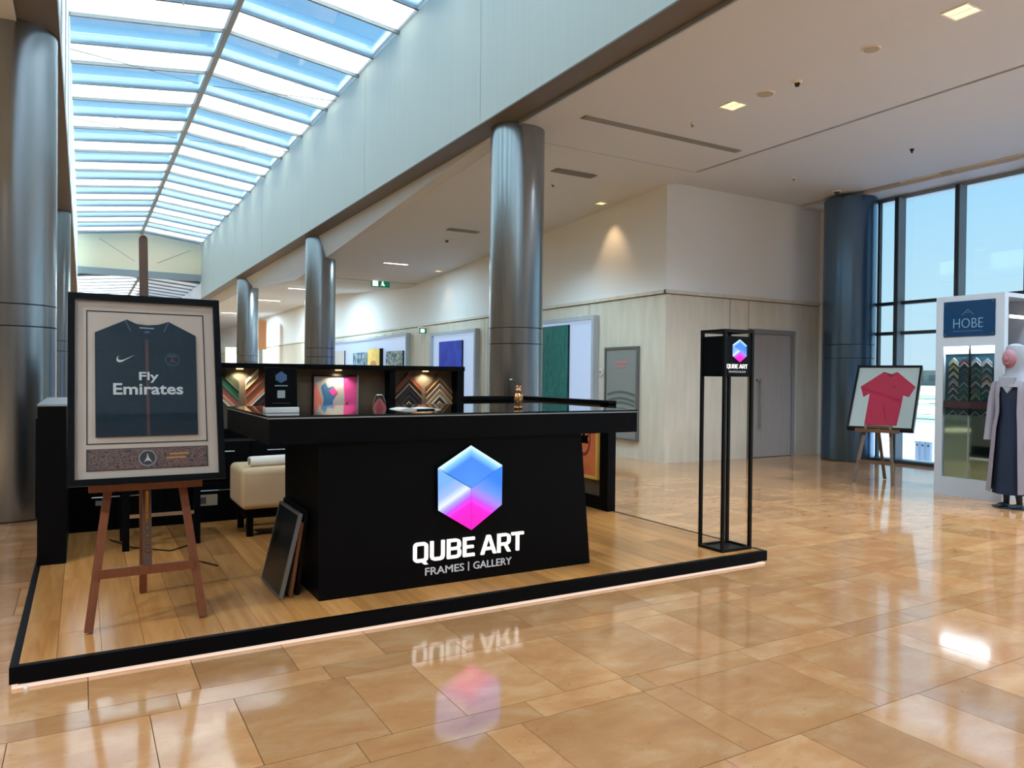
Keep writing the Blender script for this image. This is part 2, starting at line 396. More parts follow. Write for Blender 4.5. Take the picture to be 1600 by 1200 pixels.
# ---- floor with stone tiles
floor = struct(B().box(-9, 13.3, -12, 62, -.3, -.006).build('floor', 'grout'))
tiles = []
def lay(y0, y1, joints):
    for a, b in zip(joints, joints[1:]):
        if b < -3.5 or a > 13: continue
        tiles.append((max(a, -4), min(b, 13.05), y0, y1))
def seq(start, widths, lo=-5, hi=13.5):
    xs = [start]; i = 0
    while xs[-1] < hi: xs.append(xs[-1]+widths[i % len(widths)]); i += 1
    i = len(widths)-1
    while xs[0] > lo: xs.insert(0, xs[0]-widths[i % len(widths)]); i -= 1
    return xs
lay(.75, 1.43, seq(.3, [.68, .17])); lay(1.43, 2.105, seq(2.64, [.4, .44]))
lay(2.105, 2.755, seq(1.65, [.68, .175])); lay(2.755, 2.93, seq(.973, [.8, .56, .1, .7]))
lay(2.93, 3.605, seq(.26, [.35, .52])); lay(3.605, 3.79, seq(.385, [.69, .75, .7])); lay(3.79, 4.46, seq(.028, [.465]))
y = 4.46; k = 0
while y < 37:
    lay(y, y+.175, seq(.2+.31*(k % 3), [.69, .75, .7])); y += .175
    lay(y, y+.67, seq(.26+.23*(k % 4), [[.35, .52], [.68, .175], [.465]][k % 3])); y += .67; k += 1
tiles = [q for q in tiles if not (q[0] > -.25 and q[1] < 4.8 and q[2] > 4.25 and q[3] < 8.1)]
def tdist(q):
    cx, cy = (q[0]+q[1])/2, (q[2]+q[3])/2; d = cx*math.sin(YAW)+cy*math.cos(YAW); l = cx*math.cos(YAW)-cy*math.sin(YAW)
    vis = d > 1.2 and abs(l)/d < .74 and d > 2.3
    return (0 if vis else 1000) + math.hypot(cx, cy)/math.sqrt((q[1]-q[0])*(q[3]-q[2]))
tiles.sort(key=tdist)
cache = {}
G = .0018
for q in tiles[:296]:
    w, d = round(q[1]-q[0], 4), round(q[3]-q[2], 4)
    if (w, d) not in cache:
        o = B().box(-w/2+G, w/2-G, -d/2+G, d/2-G, -.02, 0).build('tile', 'stone', floor, local=True, bevel=0); cache[(w, d)] = o
    else:
        o = cache[(w, d)].copy(); COL.objects.link(o)
    o.location = ((q[0]+q[1])/2, (q[2]+q[3])/2, 0)
mb = B()
for q in tiles[296:]: mb.box(q[0]+G, q[1]-G, q[2]+G, q[3]-G, -.02, 0)
o = mb.build('tile_field', 'stone', floor); o['kind'] = 'stuff'
mb = B().box(-9, -4, -12, 62, -.02, 0); mb.box(-4, 13.3, -12, .748, -.02, 0); mb.box(-4, 13.3, 37.2, 62, -.02, 0)
mb.build('stone_slab', 'floor_plain', floor)

# ---- bulkheads, soffits, wing ceilings
def bulkhead(name, x0, x1, face):
    w = struct(B().box(x0+.012, x1-.012, -12, 37.4, ZS, ZT+.1).build(name, 'bulkhead'))
    ys = [-12, -5.4, -.55, 4.3, 9.2, 14.1, 18.9, 23.8, 28.6, 33.5, 37.4]
    xa, xb = (x0, x0+.012) if face < 0 else (x1-.012, x1)
    for a, b in zip(ys, ys[1:]): B().box(xa, xb, a+.006, b-.006, ZS, ZT+.1).build('wall_panel', 'bulkhead', w)
    B().box(x0, x1, -12, 37.4, ZS-.02, ZS).build('soffit', 'soffit', w)
    return w
wr = bulkhead('wall_right', XB, XI, -1)
wl = bulkhead('wall_left', XL-.36, XL, 1)
# slanting inner face of the right bulkhead where the wing ceiling drops
def zc(y):
    if y < 9.3: return ZC
    if y < 22: return ZC-.0539*(y-9.3)
    if y < 29: return 4.265+(y-22)*.062
    return 4.7
ys = [9.3, 22, 29, 62]
mb = B()
for a, b in zip(ys, ys[1:]):
    mb.add([(XI, a, ZS-.01), (XI, b, ZS-.01), (5.37, b, zc(b)), (5.37, a, zc(a)), (XI+.3, a, ZS+.3), (XI+.3, b, ZS+.3)], [(0, 3, 2, 1), (0, 1, 5, 4)])
mb.build('inner_face', 'ceiling_white', wr)
ceil = struct(B().box(XI+.012, XC-.03, -12, 9.3, ZC, ZC+.12).build('ceiling', 'ceiling_white'))
B().box(XI+.004, XI+.03, -12, 9.1, ZC-.012, ZC+.1).build('edge_trim', 'trim_grey', ceil)
B().box(XC+.03, 12.27, -12, 10.02, ZC, ZC+.12).build('ceiling_panel', 'ceiling_white', ceil)
B().box(12.36, 13.3, -12, 10.02, ZC-.06, ZC+.12).build('ceiling_panel', 'ceiling_white', ceil)
B().box(XC-.06, 13.3, -12, 10.02, ZC+.13, ZC+.2).build('groove_backing', 'groove', ceil)
B().box(XI+.03, XC-.06, 9.295, 9.305, ZC-.002, ZC).build('ceiling_joint', 'vent_grey', ceil)
mb = B()
for a, b in zip(ys, ys[1:]):
    mb.add([(5.35, a, zc(a)), (XC+.1, a, zc(a)), (XC+.1, b, zc(b)), (5.35, b, zc(b)), (5.35, a, zc(a)+.3), (XC+.1, a, zc(a)+.3), (XC+.1, b, zc(b)+.3), (5.35, b, zc(b)+.3)],
           [(0, 3, 2, 1), (4, 5, 6, 7), (0, 1, 5, 4), (1, 2, 6, 5), (2, 3, 7, 6), (3, 0, 4, 7)])
mb.build('ceiling_slope', 'ceiling_white', ceil)
B().box(5.6, 8.8, 21.2, 21.22, zc(21.21)-.01, zc(21.21)+.02).build('ceiling_joint', 'vent_grey', ceil)
# linear light slot along the windows
B().box(12.27, 12.36, -12, 10.0, ZC+.03, ZC+.05).build('slot_backing', 'vent_dark', ceil)
for a, b in ((-6, -3.2), (-3, -.2), (0, 2.8), (3, 5.6), (5.8, 7.0), (7.2, 7.9)):
    B().box(12.285, 12.345, a, b, ZC-.01, ZC+.02).build('slot_diffuser', 'lamp_white', ceil)
sbox('ceiling_left', 'ceiling_white', -9, XL-.36, -12, 62, ZC, ZC+.12)

# ---- walls of the right wing
wc = struct(B().box(XC+.02, XC+.3, 10.3, 62, 0, 5.2).build('wall_gallery', 'cladding_seam'))
B().box(XC, XC+.02, 10.02, 62, 3.06, 5.1).build('plaster', 'plaster', wc)
B().box(XC-.035, XC+.02, 9.97, 62, 3.0, 3.06).build('cap_moulding', 'cladding', wc)
js = [10.0, 12.28, 14.4, 16.6, 16.83, 20.3, 22.1, 24.1, 26.3, 28.5, 30.7, 32.9, 35.1, 40, 46, 54, 62]
for a, b in zip(js, js[1:]): B().box(XC, XC+.03, a+.008, b-.008, 0, 2.985).build('stone_panel', 'cladding', wc)
we = struct(B().box(XC+.02, 13.3, 10.02, 10.3, 0, 5.2).build('wall_end', 'cladding_seam'))
B().box(XC, 13.3, 10.0, 10.02, 3.06, 5.1).build('plaster', 'plaster', we)
B().box(XC-.035, 13.3, 9.965, 10.02, 3.0, 3.06).build('cap_moulding', 'cladding', we)
js = [8.87, 10.437, 10.93, 10.98]
for a, b in ((8.87, 10.43), (10.444, 10.918)): B().box(a+.004, b-.004, 10.0, 10.03, 0, 2.985).build('stone_panel', 'cladding', we)
B().box(10.936, 12.2, 10.0, 10.03, 2.46, 2.985).build('stone_panel', 'cladding', we)
B().box(12.2, 13.0, 10.0, 10.03, 0, 2.985).build('stone_panel', 'cladding', we)
door = sempty('door_1', (11.5, 10, 0))
B().box(10.99, 11.05, 9.96, 10.03, 0, 2.45).build('jamb', 'door_frame', door); B().box(12.12, 12.2, 9.96, 10.03, 0, 2.45).build('jamb', 'door_frame', door)
B().box(11.05, 12.12, 9.96, 10.03, 2.37, 2.45).build('lintel', 'door_frame', door)
leaf = B().box(11.053, 12.117, 9.985, 10.025, .01, 2.365).build('door_leaf', 'door_wood', door)
B().tube([(11.2, 9.93, .56), (11.2, 9.93, 1.5)], .016, 10).cyl((11.2, 9.99, .62), (11.2, 9.93, .62), .012, 8).cyl((11.2, 9.99, 1.44), (11.2, 9.93, 1.44), .012, 8).build('door_handle', 'chrome', leaf, smooth=True)
B().box(11.13, 11.17, 9.975, 9.99, 1.46, 1.5).build('lock_plate', 'chrome', leaf)
# ---- window wall x = 13
win = sempty('window_1', (13, 0, 0))
sbox('wall_pier', 'plaster', 12.95, 13.3, 9.5, 10.3, 0, 5.0)
B().box(12.8, 13.2, -12, 9.5, -.02, .06).build('sill', 'mullion', win)
B().box(12.95, 13.25, -12, 9.5, 4.82, 5.0).build('head', 'alu', win)
my = [8.26-1.08*i for i in range(0, 19)]
for yy in my:
    B().box(12.78, 12.8, yy-.035, yy+.035, .06, 4.83).build('mullion_cap', 'mullion', win)
    B().box(12.8, 13.02, yy-.03, yy+.03, .06, 4.83).build('mullion', 'mullion_side', win)
B().box(12.94, 13.02, 8.69, 8.73, .06, 4.83).build('mullion', 'mullion', win)
for zz in (2.37, 2.92): B().box(12.9, 13.02, -12, 9.5, zz-.03, zz+.03).build('transom', 'mullion', win)
ed = sorted(my+[-12, 9.53])
for a, b in zip(ed, ed[1:]):
    for c, d in ((.06, 2.34), (2.4, 2.89), (2.95, 4.82)): B().box(13.0, 13.012, a+.03, b-.03, c, d).build('pane', 'glass_window', win)
# ---- far and rear closing walls
sbox('ceiling_rear', 'ceiling_white', XL-.36, XI, -12, -3, ZC, ZC+.12); sbox('wall_rear_roof', 'plaster', XL-.36, XI, -3.1, -3, ZC, 8.2)
sbox('wall_back', 'plaster', -9, 13.3, -12.3, -12, 0, 8.4)
sbox('wall_wing_left', 'cladding', -9.3, -9, -12, 62, 0, 5.2)
sbox('wall_far', 'cream', -9, 9, 61, 61.3, 0, 8.4)

# ---- skylight
def skylight(name, y0, y1, ze, zr, first, pitch, wid, hc):
    sk = sempty(name, (2.265, y0, ze)); xm = (XL+XB)/2
    n0 = math.ceil((y0-first-wid)/pitch)
    ya = []
    k = n0
    while first+k*pitch < y1: ya.append(first+k*pitch); k += 1
    for side in (0, 1):
        xa, xb = (XL, xm) if side == 0 else (XB, xm)
        e = Vector((xb-xa, 0, zr-ze)); o = Vector((xa, 0, ze)); nrm = Vector((0, 0, 1))
        for i, a in enumerate(ya):
            A, b = max(a, y0), min(a+wid, y1)
            if b > A:
                B().obox(o+Y*A, e, Y*(b-A), nrm*.02).build('white_panel', 'roof_strip', sk)
                B().obox(o+Y*(b-.03)-Z*.06, e, Y*.05, nrm*.07).build('rail', 'alu', sk)
                B().obox(o+Y*(A-.035)-Z*.005, e, Y*.03, nrm*.05).build('dark_rail', 'mullion', sk)
                for q in (.36, .66): B().obox(o+e*q+Y*(A-.05)-Z*.03, e*.012, Y*.05, nrm*.06).build('clip', 'lamp_white', sk)
            c, d = max(a+wid+.02, y0), min(a+pitch-.035, y1)
            if d > c:
                B().obox(o+Y*c+nrm*hc, e, Y*(d-c), nrm*.02).build('glass_pane', 'glass_roof', sk)
                B().obox(o+Y*(d-.02)+nrm*.0, e, Y*.02, nrm*hc).build('coffer_side', 'coffer', sk)
                B().obox(o+Y*c+nrm*.02, e, Y*.02, nrm*hc).build('coffer_side', 'coffer', sk)
                if side == 1: B().obox(o+Y*c, e*.012, Y*(d-c), nrm*hc).build('coffer_side', 'coffer', sk)
                else: B().obox(o+e*.985+Y*c, e*.012, Y*(d-c), nrm*hc).build('coffer_side', 'coffer', sk)
    B().box(xm-.05, xm+.05, y0, y1, zr-.06, zr+.05).build('ridge_beam', 'alu', sk)
    return sk
sk = skylight('window_skylight', -3, 37.4, ZT, 7.8, 11.45, 2.2, .85, .16)
for yy in (17.2, 21.5):
    for sx in (XL, XB): B().tube([(2.265-(.15 if sx < 2 else -.15), yy, 7.7), (sx, yy-1.2, 7.45)], .008, 6).build('tie_rod', 'wire', sk)
sk2 = skylight('window_skylight_far', 37.6, 61, 5.75, 6.0, 38.2, 1.5, .95, .12)
ge = struct(B().box(XL, XB, 37.4, 37.6, 6.05, 8.3).build('wall_gable', 'cream'))
B().box(XL, XB, 37.3, 37.5, 5.8, 6.1).build('beam', 'alu', ge)
B().tube([(0.6, 37.39, 7.4), (2.0, 37.39, 6.5)], .009, 6).build('rod', 'wire', ge); B().tube([(4.3, 37.39, 7.2), (2.9, 37.39, 6.5)], .009, 6).build('rod', 'wire', ge)
o = B(); o.box(XL-.36, XL, 37.6, 61, 5.0, 8.4); struct(o.build('wall_left_far', 'plaster'))
o = B(); o.box(XB, XI, 37.6, 61, 5.0, 8.4); struct(o.build('wall_right_far', 'plaster'))

# ---- outside
sbox('ground_outside', 'sand', 13.3, 900, -400, 500, -.6, -.25)
o = B().box(30, 33, -300, 300, -.25, -.235).build('road_outside', 'road'); struct(o)
o = B().box(52, 58, -300, 300, -.25, -.235).build('road_outside_far', 'road'); struct(o)
sbox('plaza_outside', 'paving', 13.3, 30, -200, 300, -.25, -.22)
for nm, a, b, mt_ in (('kerb_outside', 20.2, 20.5, 'lamp_white'), ('lawn_outside', 33, 36, 'far_green'), ('kerb_outside_far', 38, 38.5, 'lamp_white'), ('lawn_outside_far', 70, 90, 'far_green')):
    struct(B().box(a, b, -200, 300, -.25, -.2).build(nm, mt_))
sbox('sun_blocker_outside', 'plaster', 13.3, 19.4, -5.5, 14, 7.3, 7.6)  # unseen slab added to keep direct sun out of the windows
for i, yy in enumerate((8.84, 8.725, 8.61)):
    t = thing('bollard', ['white post outside the window nearest the red shirt easel', 'middle white post outside the window', 'white post outside the window nearest the white display stand'][i], 'post', (14.5, yy, -.25), group='posts outside the window')
    B().box(14.46, 14.54, yy-.035, yy+.035, -.25, .28).build('post_body', 'white_paint', t); B().box(14.45, 14.55, yy-.04, yy+.04, .28, .3).build('cap', 'white_paint', t)
    B().cyl((14.459, yy, .22), (14.452, yy, .22), .02, 12).build('reflector', 'shoe_dark', t)
def fbuild(label, x, y, w, d, h, floors, cols, mat='far_building'):
    t = thing('distant_building', label, 'building', (x, y, -.25)); B().box(x-d/2, x+d/2, y-w/2, y+w/2, -.25, h).build('walls', mat, t)
    B().box(x-d/2-.3, x+d/2+.3, y-w/2-.3, y+w/2+.3, h, h+.5).build('roof', mat, t)
    for i in range(floors):
        for j in range(cols):
            a = y-w/2+w*(j+.2)/cols; z0 = h*(i+.3)/floors
            B().box(x-d/2-.05, x-d/2, a, a+w*.6/cols, z0, z0+h*.45/floors).build('window', 'far_window', t)
fbuild('pale tower on the skyline beside the white display stand', 260, 140, 10, 10, 12, 5, 3)
fbuild('long low pale building on the horizon outside the window', 280, 175, 60, 10, 5, 1, 12)
fbuild('low sandy building on the horizon right of the tower', 300, 110, 36, 10, 4, 1, 8, 'sand')
for i, (x, y_, r) in enumerate(((60, 40, 1.4), (64, 36, 1.1), (70, 47, 1.6), (58, 33, 1.0))):
    t = thing('shrub', ['round green shrub across the road, second from left', 'small green shrub across the road, third from left', 'largest green shrub across the road', 'smallest green shrub across the road, rightmost'][i], 'shrub', (x, y_, -.25), group='shrubs across the road')
    mb = B(); mb.ell((x, y_, -.25+r*.8), r, r, r*.8, 14, 8)
    for v in mb.v: v += Vector((random.uniform(-.12, .12), random.uniform(-.12, .12), random.uniform(-.1, .1)))*r
    mb.build('foliage', 'far_green', t, smooth=True); B().cyl((x, y_, -.25), (x, y_, r*.3), .12*r, 8).build('stem', 'easel_brown', t)

# ================================================================== COLUMNS
def column(label, x, y, r, mat, top, z1, z2):
    t = thing('column', label, 'column', (x, y, 0)); n = 56
    for nm, a, b in (('shaft_lower', .02, z1), ('shaft_band', z1+.012, z2), ('shaft_upper', z2+.012, top)):
        B().cyl((x, y, a), (x, y, b), r, n).build(nm, mat, t, smooth=True)
    B().cyl((x, y, 0), (x, y, top-.01), r-.012, n).build('core', 'groove', t, smooth=True)
    return t
column('brushed steel column rising behind the counter in the centre', 5.3, 9.1, .38, 'steel', ZS-.02, 1.95, 2.17)
column('steel column in the middle distance left of the centre one', 5.26, 19.0, .38, 'steel', ZS-.02, 1.95, 2.17)
column('farthest slim steel column of the right-hand row', 5.26, 28.7, .38, 'steel', ZS-.02, 1.95, 2.17)
column('large steel column at the left edge beside the kiosk', -.62, 9.2, .38, 'steel', ZS-.02, 1.95, 2.17)
column('second steel column on the left, half hidden by the first', -.62, 19.0, .38, 'steel', ZS-.02, 1.95, 2.17)
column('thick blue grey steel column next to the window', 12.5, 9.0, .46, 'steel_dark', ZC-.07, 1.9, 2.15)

# ================================================================== CEILING FITTINGS
def downlight(label, x, y, z, s, e, size=150, tgt=None, col=(.8, .93, 1)):
    t = thing('downlight', label, 'lamp', (x, y, z), group='recessed ceiling downlights')
    mb = B(); w = .018
    mb.box(x-s, x+s, y-s, y-s+w, z-.008, z+.01).box(x-s, x+s, y+s-w, y+s, z-.008, z+.01).box(x-s, x-s+w, y-s+w, y+s-w, z-.008, z+.01).box(x+s-w, x+s, y-s+w, y+s-w, z-.008, z+.01)
    mb.build('trim_ring', 'lamp_white', t)
    B().box(x-.006, x+.006, y-s+w, y+s-w, z-.006, z-.001).build('divider', 'lamp_white', t)
    for sx in (-1, 1): B().box(x+(sx-1)*s/2+(w if sx < 0 else .006), x+(sx+1)*s/2-(w if sx > 0 else .006), y-s+w, y+s-w, z-.004, z-.002).build('lamp_face', 'lamp_warm', t)
    spot('lamp_light', (x, y, z-.03), tgt or (x, y, 0), e, col, size, .6, .1, t); return t
downlight('bright square downlight in the top right corner of the ceiling', 7.09, 3.97, ZC, .13, 330)
downlight('square ceiling downlight beyond the round speaker', 7.09, 6.79, ZC, .13, 330)
for q in ((7.09, 1.15, 'first row, level with the camera'), (7.09, -1.7, 'first row, just behind the camera'), (7.09, -4.5, 'first row, farthest behind the camera'), (10.7, 3.9, 'window row, nearest the white stand'), (10.7, 1.1, 'window row, level with the camera'), (10.7, -1.7, 'window row, behind the camera')):  # unseen lamps added as fill for the right wing
    downlight('added fill downlight outside the view, ' + q[2], q[0], q[1], ZC, .13, 330 if q[0] < 9 else 470)
for yy, lb in ((3.9, 'beside the kiosk'), (1.0, 'level with the camera'), (-1.9, 'behind the camera')): downlight('added fill downlight in the unseen left wing, ' + lb, -2.4, yy, ZC, .13, 420)  # unseen lamps added as fill from the left
downlight('warm downlight washing the pale wall right of the centre column', 8.55, 11.5, zc(11.5)-.003, .09, 34, 75, (8.8, 11.5, 2.4), (1, .62, .32))
downlight('small downlight washing the wall left of the centre column', 8.55, 19.0, zc(19)-.003, .09, 10, 75, (8.8, 19, 2.2), (1, .62, .32))
downlight('small far downlight near the orange pillar', 8.2, 30.5, 4.69, .09, 60, 90)
for q in ((6.05, 10.6, 'square downlight hidden behind the centre column'), (6.95, 12.2, 'second added fill downlight hidden behind the centre column')): downlight(q[2], q[0], q[1], zc(q[1])-.004, .11, 190, 130, None, (.6, .88, 1))  # unseen lamps added to brighten the wing past the column
t = thing('strip_light', 'thin bright linear light in the sloping ceiling', 'lamp', (7.1, 18.48, zc(18.48)))
z = zc(18.48); B().box(6.76, 7.45, 18.42, 18.54, z-.02, z+.02).build('housing', 'lamp_white', t); B().box(6.78, 7.43, 18.43, 18.53, z-.026, z-.02).build('diffuser', 'lamp_cool', t); arealamp((7.1, 18.48, z-.03), .65, .1, 45, (.6, .88, 1), t)
t = thing('strip_light', 'faint linear light far away between the two slim columns', 'lamp', (6.6, 26.5, zc(26.5)))
z = zc(26.5); B().box(6.2, 7.0, 26.4, 26.6, z-.02, z+.03).build('housing', 'lamp_white', t); B().box(6.22, 6.98, 26.42, 26.58, z-.03, z-.02).build('diffuser', 'lamp_cool', t); arealamp((6.6, 26.5, z-.035), .76, .16, 220, (.6, .88, 1), t)
for q, lb in ((33, 'added linear light beyond the slim columns'), (41, 'added farthest linear light over the orange pillar')):  # extra fixtures added to brighten the far end of the wing
    t = thing('strip_light', lb, 'lamp', (6.8, q, 4.69)); B().box(6.2, 7.4, q-.1, q+.1, 4.68, 4.699).build('housing', 'lamp_white', t); B().box(6.22, 7.38, q-.08, q+.08, 4.67, 4.68).build('diffuser', 'lamp_cool', t); arealamp((6.8, q, 4.66), 1.1, .16, 280, (.7, .92, 1), t)
def diffuser(label, x0, x1, y, z, w=.055, slats=4):
    t = thing('air_diffuser', label, 'vent', ((x0+x1)/2, y, z), group='ceiling air diffusers')
    B().box(x0-.02, x1+.02, y-w, y+w, z-.004, z+.002).build('backing', 'vent_dark', t)
    for i in range(slats+1):
        yy = y-w+2*w*i/slats; B().box(x0-.03, x1+.03, yy-.008, yy+.008, z-.012, z-.002).build('slat', 'vent_grey', t)
    for xx in (x0-.03, x1+.02): B().box(xx, xx+.012, y-w, y+w, z-.012, z-.002).build('end_cap', 'vent_grey', t)
diffuser('long dark slot air diffuser crossing the ceiling by the centre column', 5.75, 8.55, 8.1, ZC)
diffuser('short air grille in the ceiling just right of the centre column', 6.69, 7.44, 10.26, zc(10.26)-.002, .09)
diffuser('short air grille in the ceiling left of the centre column', 6.82, 7.48, 14.6, zc(14.6)-.002, .09)
def disc(name, label, cat, x, y, z, r, mat='speaker_grey', h=.012, group=None):
    t = thing(name, label, cat, (x, y, z), group=group)
    B().cyl((x, y, z), (x, y, z-h), r, 28, r*.94).build('rim', 'lamp_white', t, smooth=True); B().cyl((x, y, z-h), (x, y, z-h-.003), r*.86, 28).build('grille', mat, t)
disc('ceiling_speaker', 'round ceiling speaker nearer the top right downlight', 'speaker', 7.09, 4.885, ZC, .09, group='round ceiling speakers')
disc('ceiling_speaker', 'larger round ceiling speaker beside the second downlight', 'speaker', 7.12, 6.3, ZC, .11, group='round ceiling speakers')
def detector(label, x, y, z, r=.05, mat='lamp_white', cat='detector', dark='shoe_dark'):
    t = thing('smoke_detector', label, cat, (x, y, z), group='small ceiling detectors')
    B().cyl((x, y, z), (x, y, z-.025), r, 20, r*.85).build('base', mat, t, smooth=True); B().cyl((x, y, z-.025), (x, y, z-.06), r*.62, 16, r*.4).build('sensor', dark, t, smooth=True)
detector('small detector hanging between the two round speakers', 7.14, 5.855, ZC, .055)
detector('tiny ceiling sensor beyond the second downlight', 7.11, 7.53, ZC, .035, dark='vent_grey')
detector('dark sprinkler head on the blue lit ceiling near the windows', 10.68, 6.675, ZC, .03, 'dark_metal')
detector('dark dome camera on the ceiling by the thick column', 11.89, 8.84, ZC, .085)
detector('tiny sensor on the ceiling near the white end wall', 10.48, 8.64, ZC, .035, dark='vent_grey')
detector('tiny detector on the ceiling right of the centre column', 7.07, 10.9, zc(10.9), .05, dark='vent_grey')
detector('dark detector on the sloping ceiling left of the centre column', 7.18, 15.5, zc(15.5), .07)
t = thing('exit_sign', 'green running man exit sign hanging from the sloping ceiling', 'sign', (7.66, 21.2, 4.2))
B().box(7.38, 7.95, 21.18, 21.22, 4.13, 4.33).build('panel', 'sign_green', t)
B().box(7.42, 7.58, 21.174, 21.18, 4.16, 4.3).build('pictogram_door', 'lamp_cool', t)
B().prism([(0, 0), (.06, .05), (.03, .09), (.1, .08), (.08, .05), (.14, .02), (.1, .0), (.06, .03)], (7.66, 21.18, 4.17), X, Z, -Y, .0, .006).cyl((7.73, 21.18, 4.285), (7.73, 21.172, 4.285), .016, 12).build('pictogram_figure', 'lamp_cool', t)
for xx in (7.45, 7.88): B().cyl((xx, 21.2, 4.33), (xx, 21.2, zc(21.2)), .006, 6).build('hanger', 'wire', t)
t = thing('exit_sign', 'small exit sign mounted on the clad wall left of the blue artwork', 'sign', (XC, 20.49, 2.84))
B().box(XC-.28, XC, 20.46, 20.5, 2.72, 2.96).build('panel', 'lamp_white', t); B().box(XC-.26, XC-.03, 20.45, 20.459, 2.76, 2.92).build('face', 'sign_green', t)
B().box(XC-.22, XC-.1, 20.446, 20.45, 2.79, 2.89).build('pictogram', 'lamp_cool', t)

# ================================================================== GALLERY WALL (x = 8.87, faces -X)
art_mat('art_green', [(2, 60, 66), (4, 92, 92), (20, 130, 122), (2, 70, 76)], 7, stretch=(1, 9, .5))
art_mat('art_blue', [(8, 30, 140), (14, 44, 190), (30, 70, 210), (8, 30, 150)], 2, stretch=(1, 1, .6))
art_mat('art_dark', [(18, 40, 60), (40, 70, 90), (150, 175, 190), (20, 44, 66)], 6, stretch=(1, 1, .6))
art_mat('art_city', [(60, 80, 140), (50, 100, 110), (190, 190, 190), (60, 110, 90), (90, 90, 140)], 5)
art_mat('art_pink', [(186, 180, 186), (196, 190, 188), (176, 170, 180)], 2)
art_mat('art_yellow', [(236, 196, 96), (240, 206, 120), (226, 184, 80)], 3)
def lightbox(label, y0, y1, zt):
    t = thing('gallery_lightbox', label, 'display', (XC, (y0+y1)/2, .25), group='backlit displays on the gallery wall')
    B().box(XC-.06, XC, y0, y1, .25, zt).build('back_panel', 'lightbox', t)
    for a, b, c, d in ((y0-.08, y0, .17, zt+.08), (y1, y1+.08, .17, zt+.08), (y0, y1, .17, .25), (y0, y1, zt, zt+.08)): B().box(XC-.14, XC, a, b, c, d).build('frame_bar', 'white_paint', t)
    n = max(2, int((y1-y0)/.8))
    for i in range(n):
        yy = y0+(y1-y0)*(i+.5)/n; B().cyl((XC-.1, yy, zt+.08), (XC-.1, yy, zt+.11), .03, 10).build('picture_lamp', 'lamp_white', t)
lightbox('large white backlit panel behind the green artwork', 12.02, 16.3, 2.66)
lightbox('white backlit panel behind the blue artwork', 17.15, 19.85, 2.66)
lightbox('farthest white backlit panel with several small pictures', 21.85, 31.5, 2.76)
def wallart(name, label, y0, y1, z0, z1, mat, d=.05, edge='dark_metal', x=XC-.07, extra=None):
    t = thing(name, label, 'picture', (x, (y0+y1)/2, z0)); B().box(x-d+.012, x, y0, y1, z0, z1).build('stretcher', edge, t)
    B().box(x-d, x-d+.012, y0+.004, y1-.004, z0+.004, z1-.004).build('canvas', mat, t); return t
wallart('green_artwork', 'tall deep green artwork on the white lit panel', 12.87, 15.2, .5, 2.6, 'art_green')
wallart('blue_artwork', 'tall ultramarine blue artwork on the white lit panel', 17.88, 19.35, .5, 2.47, 'art_blue')
wallart('dark_painting', 'small dark painting left of the yellow canvas', 25.25, 26.9, .8, 2.32, 'art_dark', .12)
t = wallart('yellow_canvas', 'yellow canvas with a thick black edge between two darker pictures', 24.0, 25.2, .8, 2.42, 'art_yellow', .14)
B().ell((XC-.215, 24.6, 1.9), .01, .3, .12, 16, 8).build('motif', 'print_gold', t)
wallart('city_painting', 'blue green painting right of the yellow canvas', 22.1, 23.6, .8, 2.3, 'art_city', .06)
wallart('pale_picture', 'pale pinkish picture at the left end of the far lit panel', 28.2, 29.9, .8, 2.45, 'art_pink', .05)
t = thing('poster_case', 'grey metal framed poster case on the clad wall by the corner', 'poster', (XC, 11.19, .33))
for a, b, c, d in ((10.69, 10.73, .33, 2.09), (11.65, 11.69, .33, 2.09), (10.73, 11.65, .33, .37), (10.73, 11.65, 2.05, 2.09)): B().box(XC-.06, XC, a, b, c, d).build('frame_bar', 'grey_frame', t)
B().box(XC-.035, XC, 10.73, 11.65, .37, 2.05).build('sheet', 'metal_panel', t)
B().box(XC-.04, XC-.036, 10.98, 11.4, 1.78, 1.82).build('print_line', 'pink_print', t); B().box(XC-.04, XC-.036, 11.08, 11.32, 1.7, 1.74).build('print_line', 'pink_print', t)
for i in range(4):
    pts = [(u/12*.82-.41, .06*math.cos((u/12-.5)*math.pi)) for u in range(13)]
    pts = pts+[(a, b-.045) for a, b in reversed(pts)]
    B().prism(pts, (XC-.036, 11.19, 1.2-i*.1-.02*(i % 2)), -Y, Z, -X, 0, .004).build('wave_print', 'teal_wave', t)
t = thing('wall_switch', 'small white switch box on the clad wall beside the poster case', 'switch', (XC, 11.83, 1.6))
B().box(XC-.04, XC, 11.79, 11.87, 1.55, 1.67).build('plate', 'lamp_white', t); B().box(XC-.05, XC-.04, 11.81, 11.85, 1.58, 1.64).build('key', 'trim_grey', t)
t = thing('pillar_sign', 'orange pillar sign far down the mall behind the kiosk', 'sign', (8.0, 40, 0))
B().box(7.75, 8.25, 39.9, 40.1, 2.8, 4.3).build('panel', 'orange_panel', t); B().box(7.9, 8.06, 39.95, 40.05, 0, 2.8).build('post', 'trim_grey', t)
t = thing('shop_unit', 'cream lit shop unit at the far end of the wing', 'shop', (7.0, 44, 0))
B().box(6.9, 8.8, 44, 44.3, 2.6, 3.0).build('fascia', 'cream', t); B().box(6.9, 7.1, 44, 44.3, 0, 2.6).build('pier', 'cream', t); B().box(8.6, 8.8, 44, 44.3, 0, 2.6).build('pier', 'cream', t)
B().box(7.1, 8.6, 44.1, 44.2, 0, 2.6).build('shop_window', 'lightbox_bright', t)
t = thing('shop_unit', 'white lit shop front left of the slim columns far away', 'shop', (5.8, 50, 0))
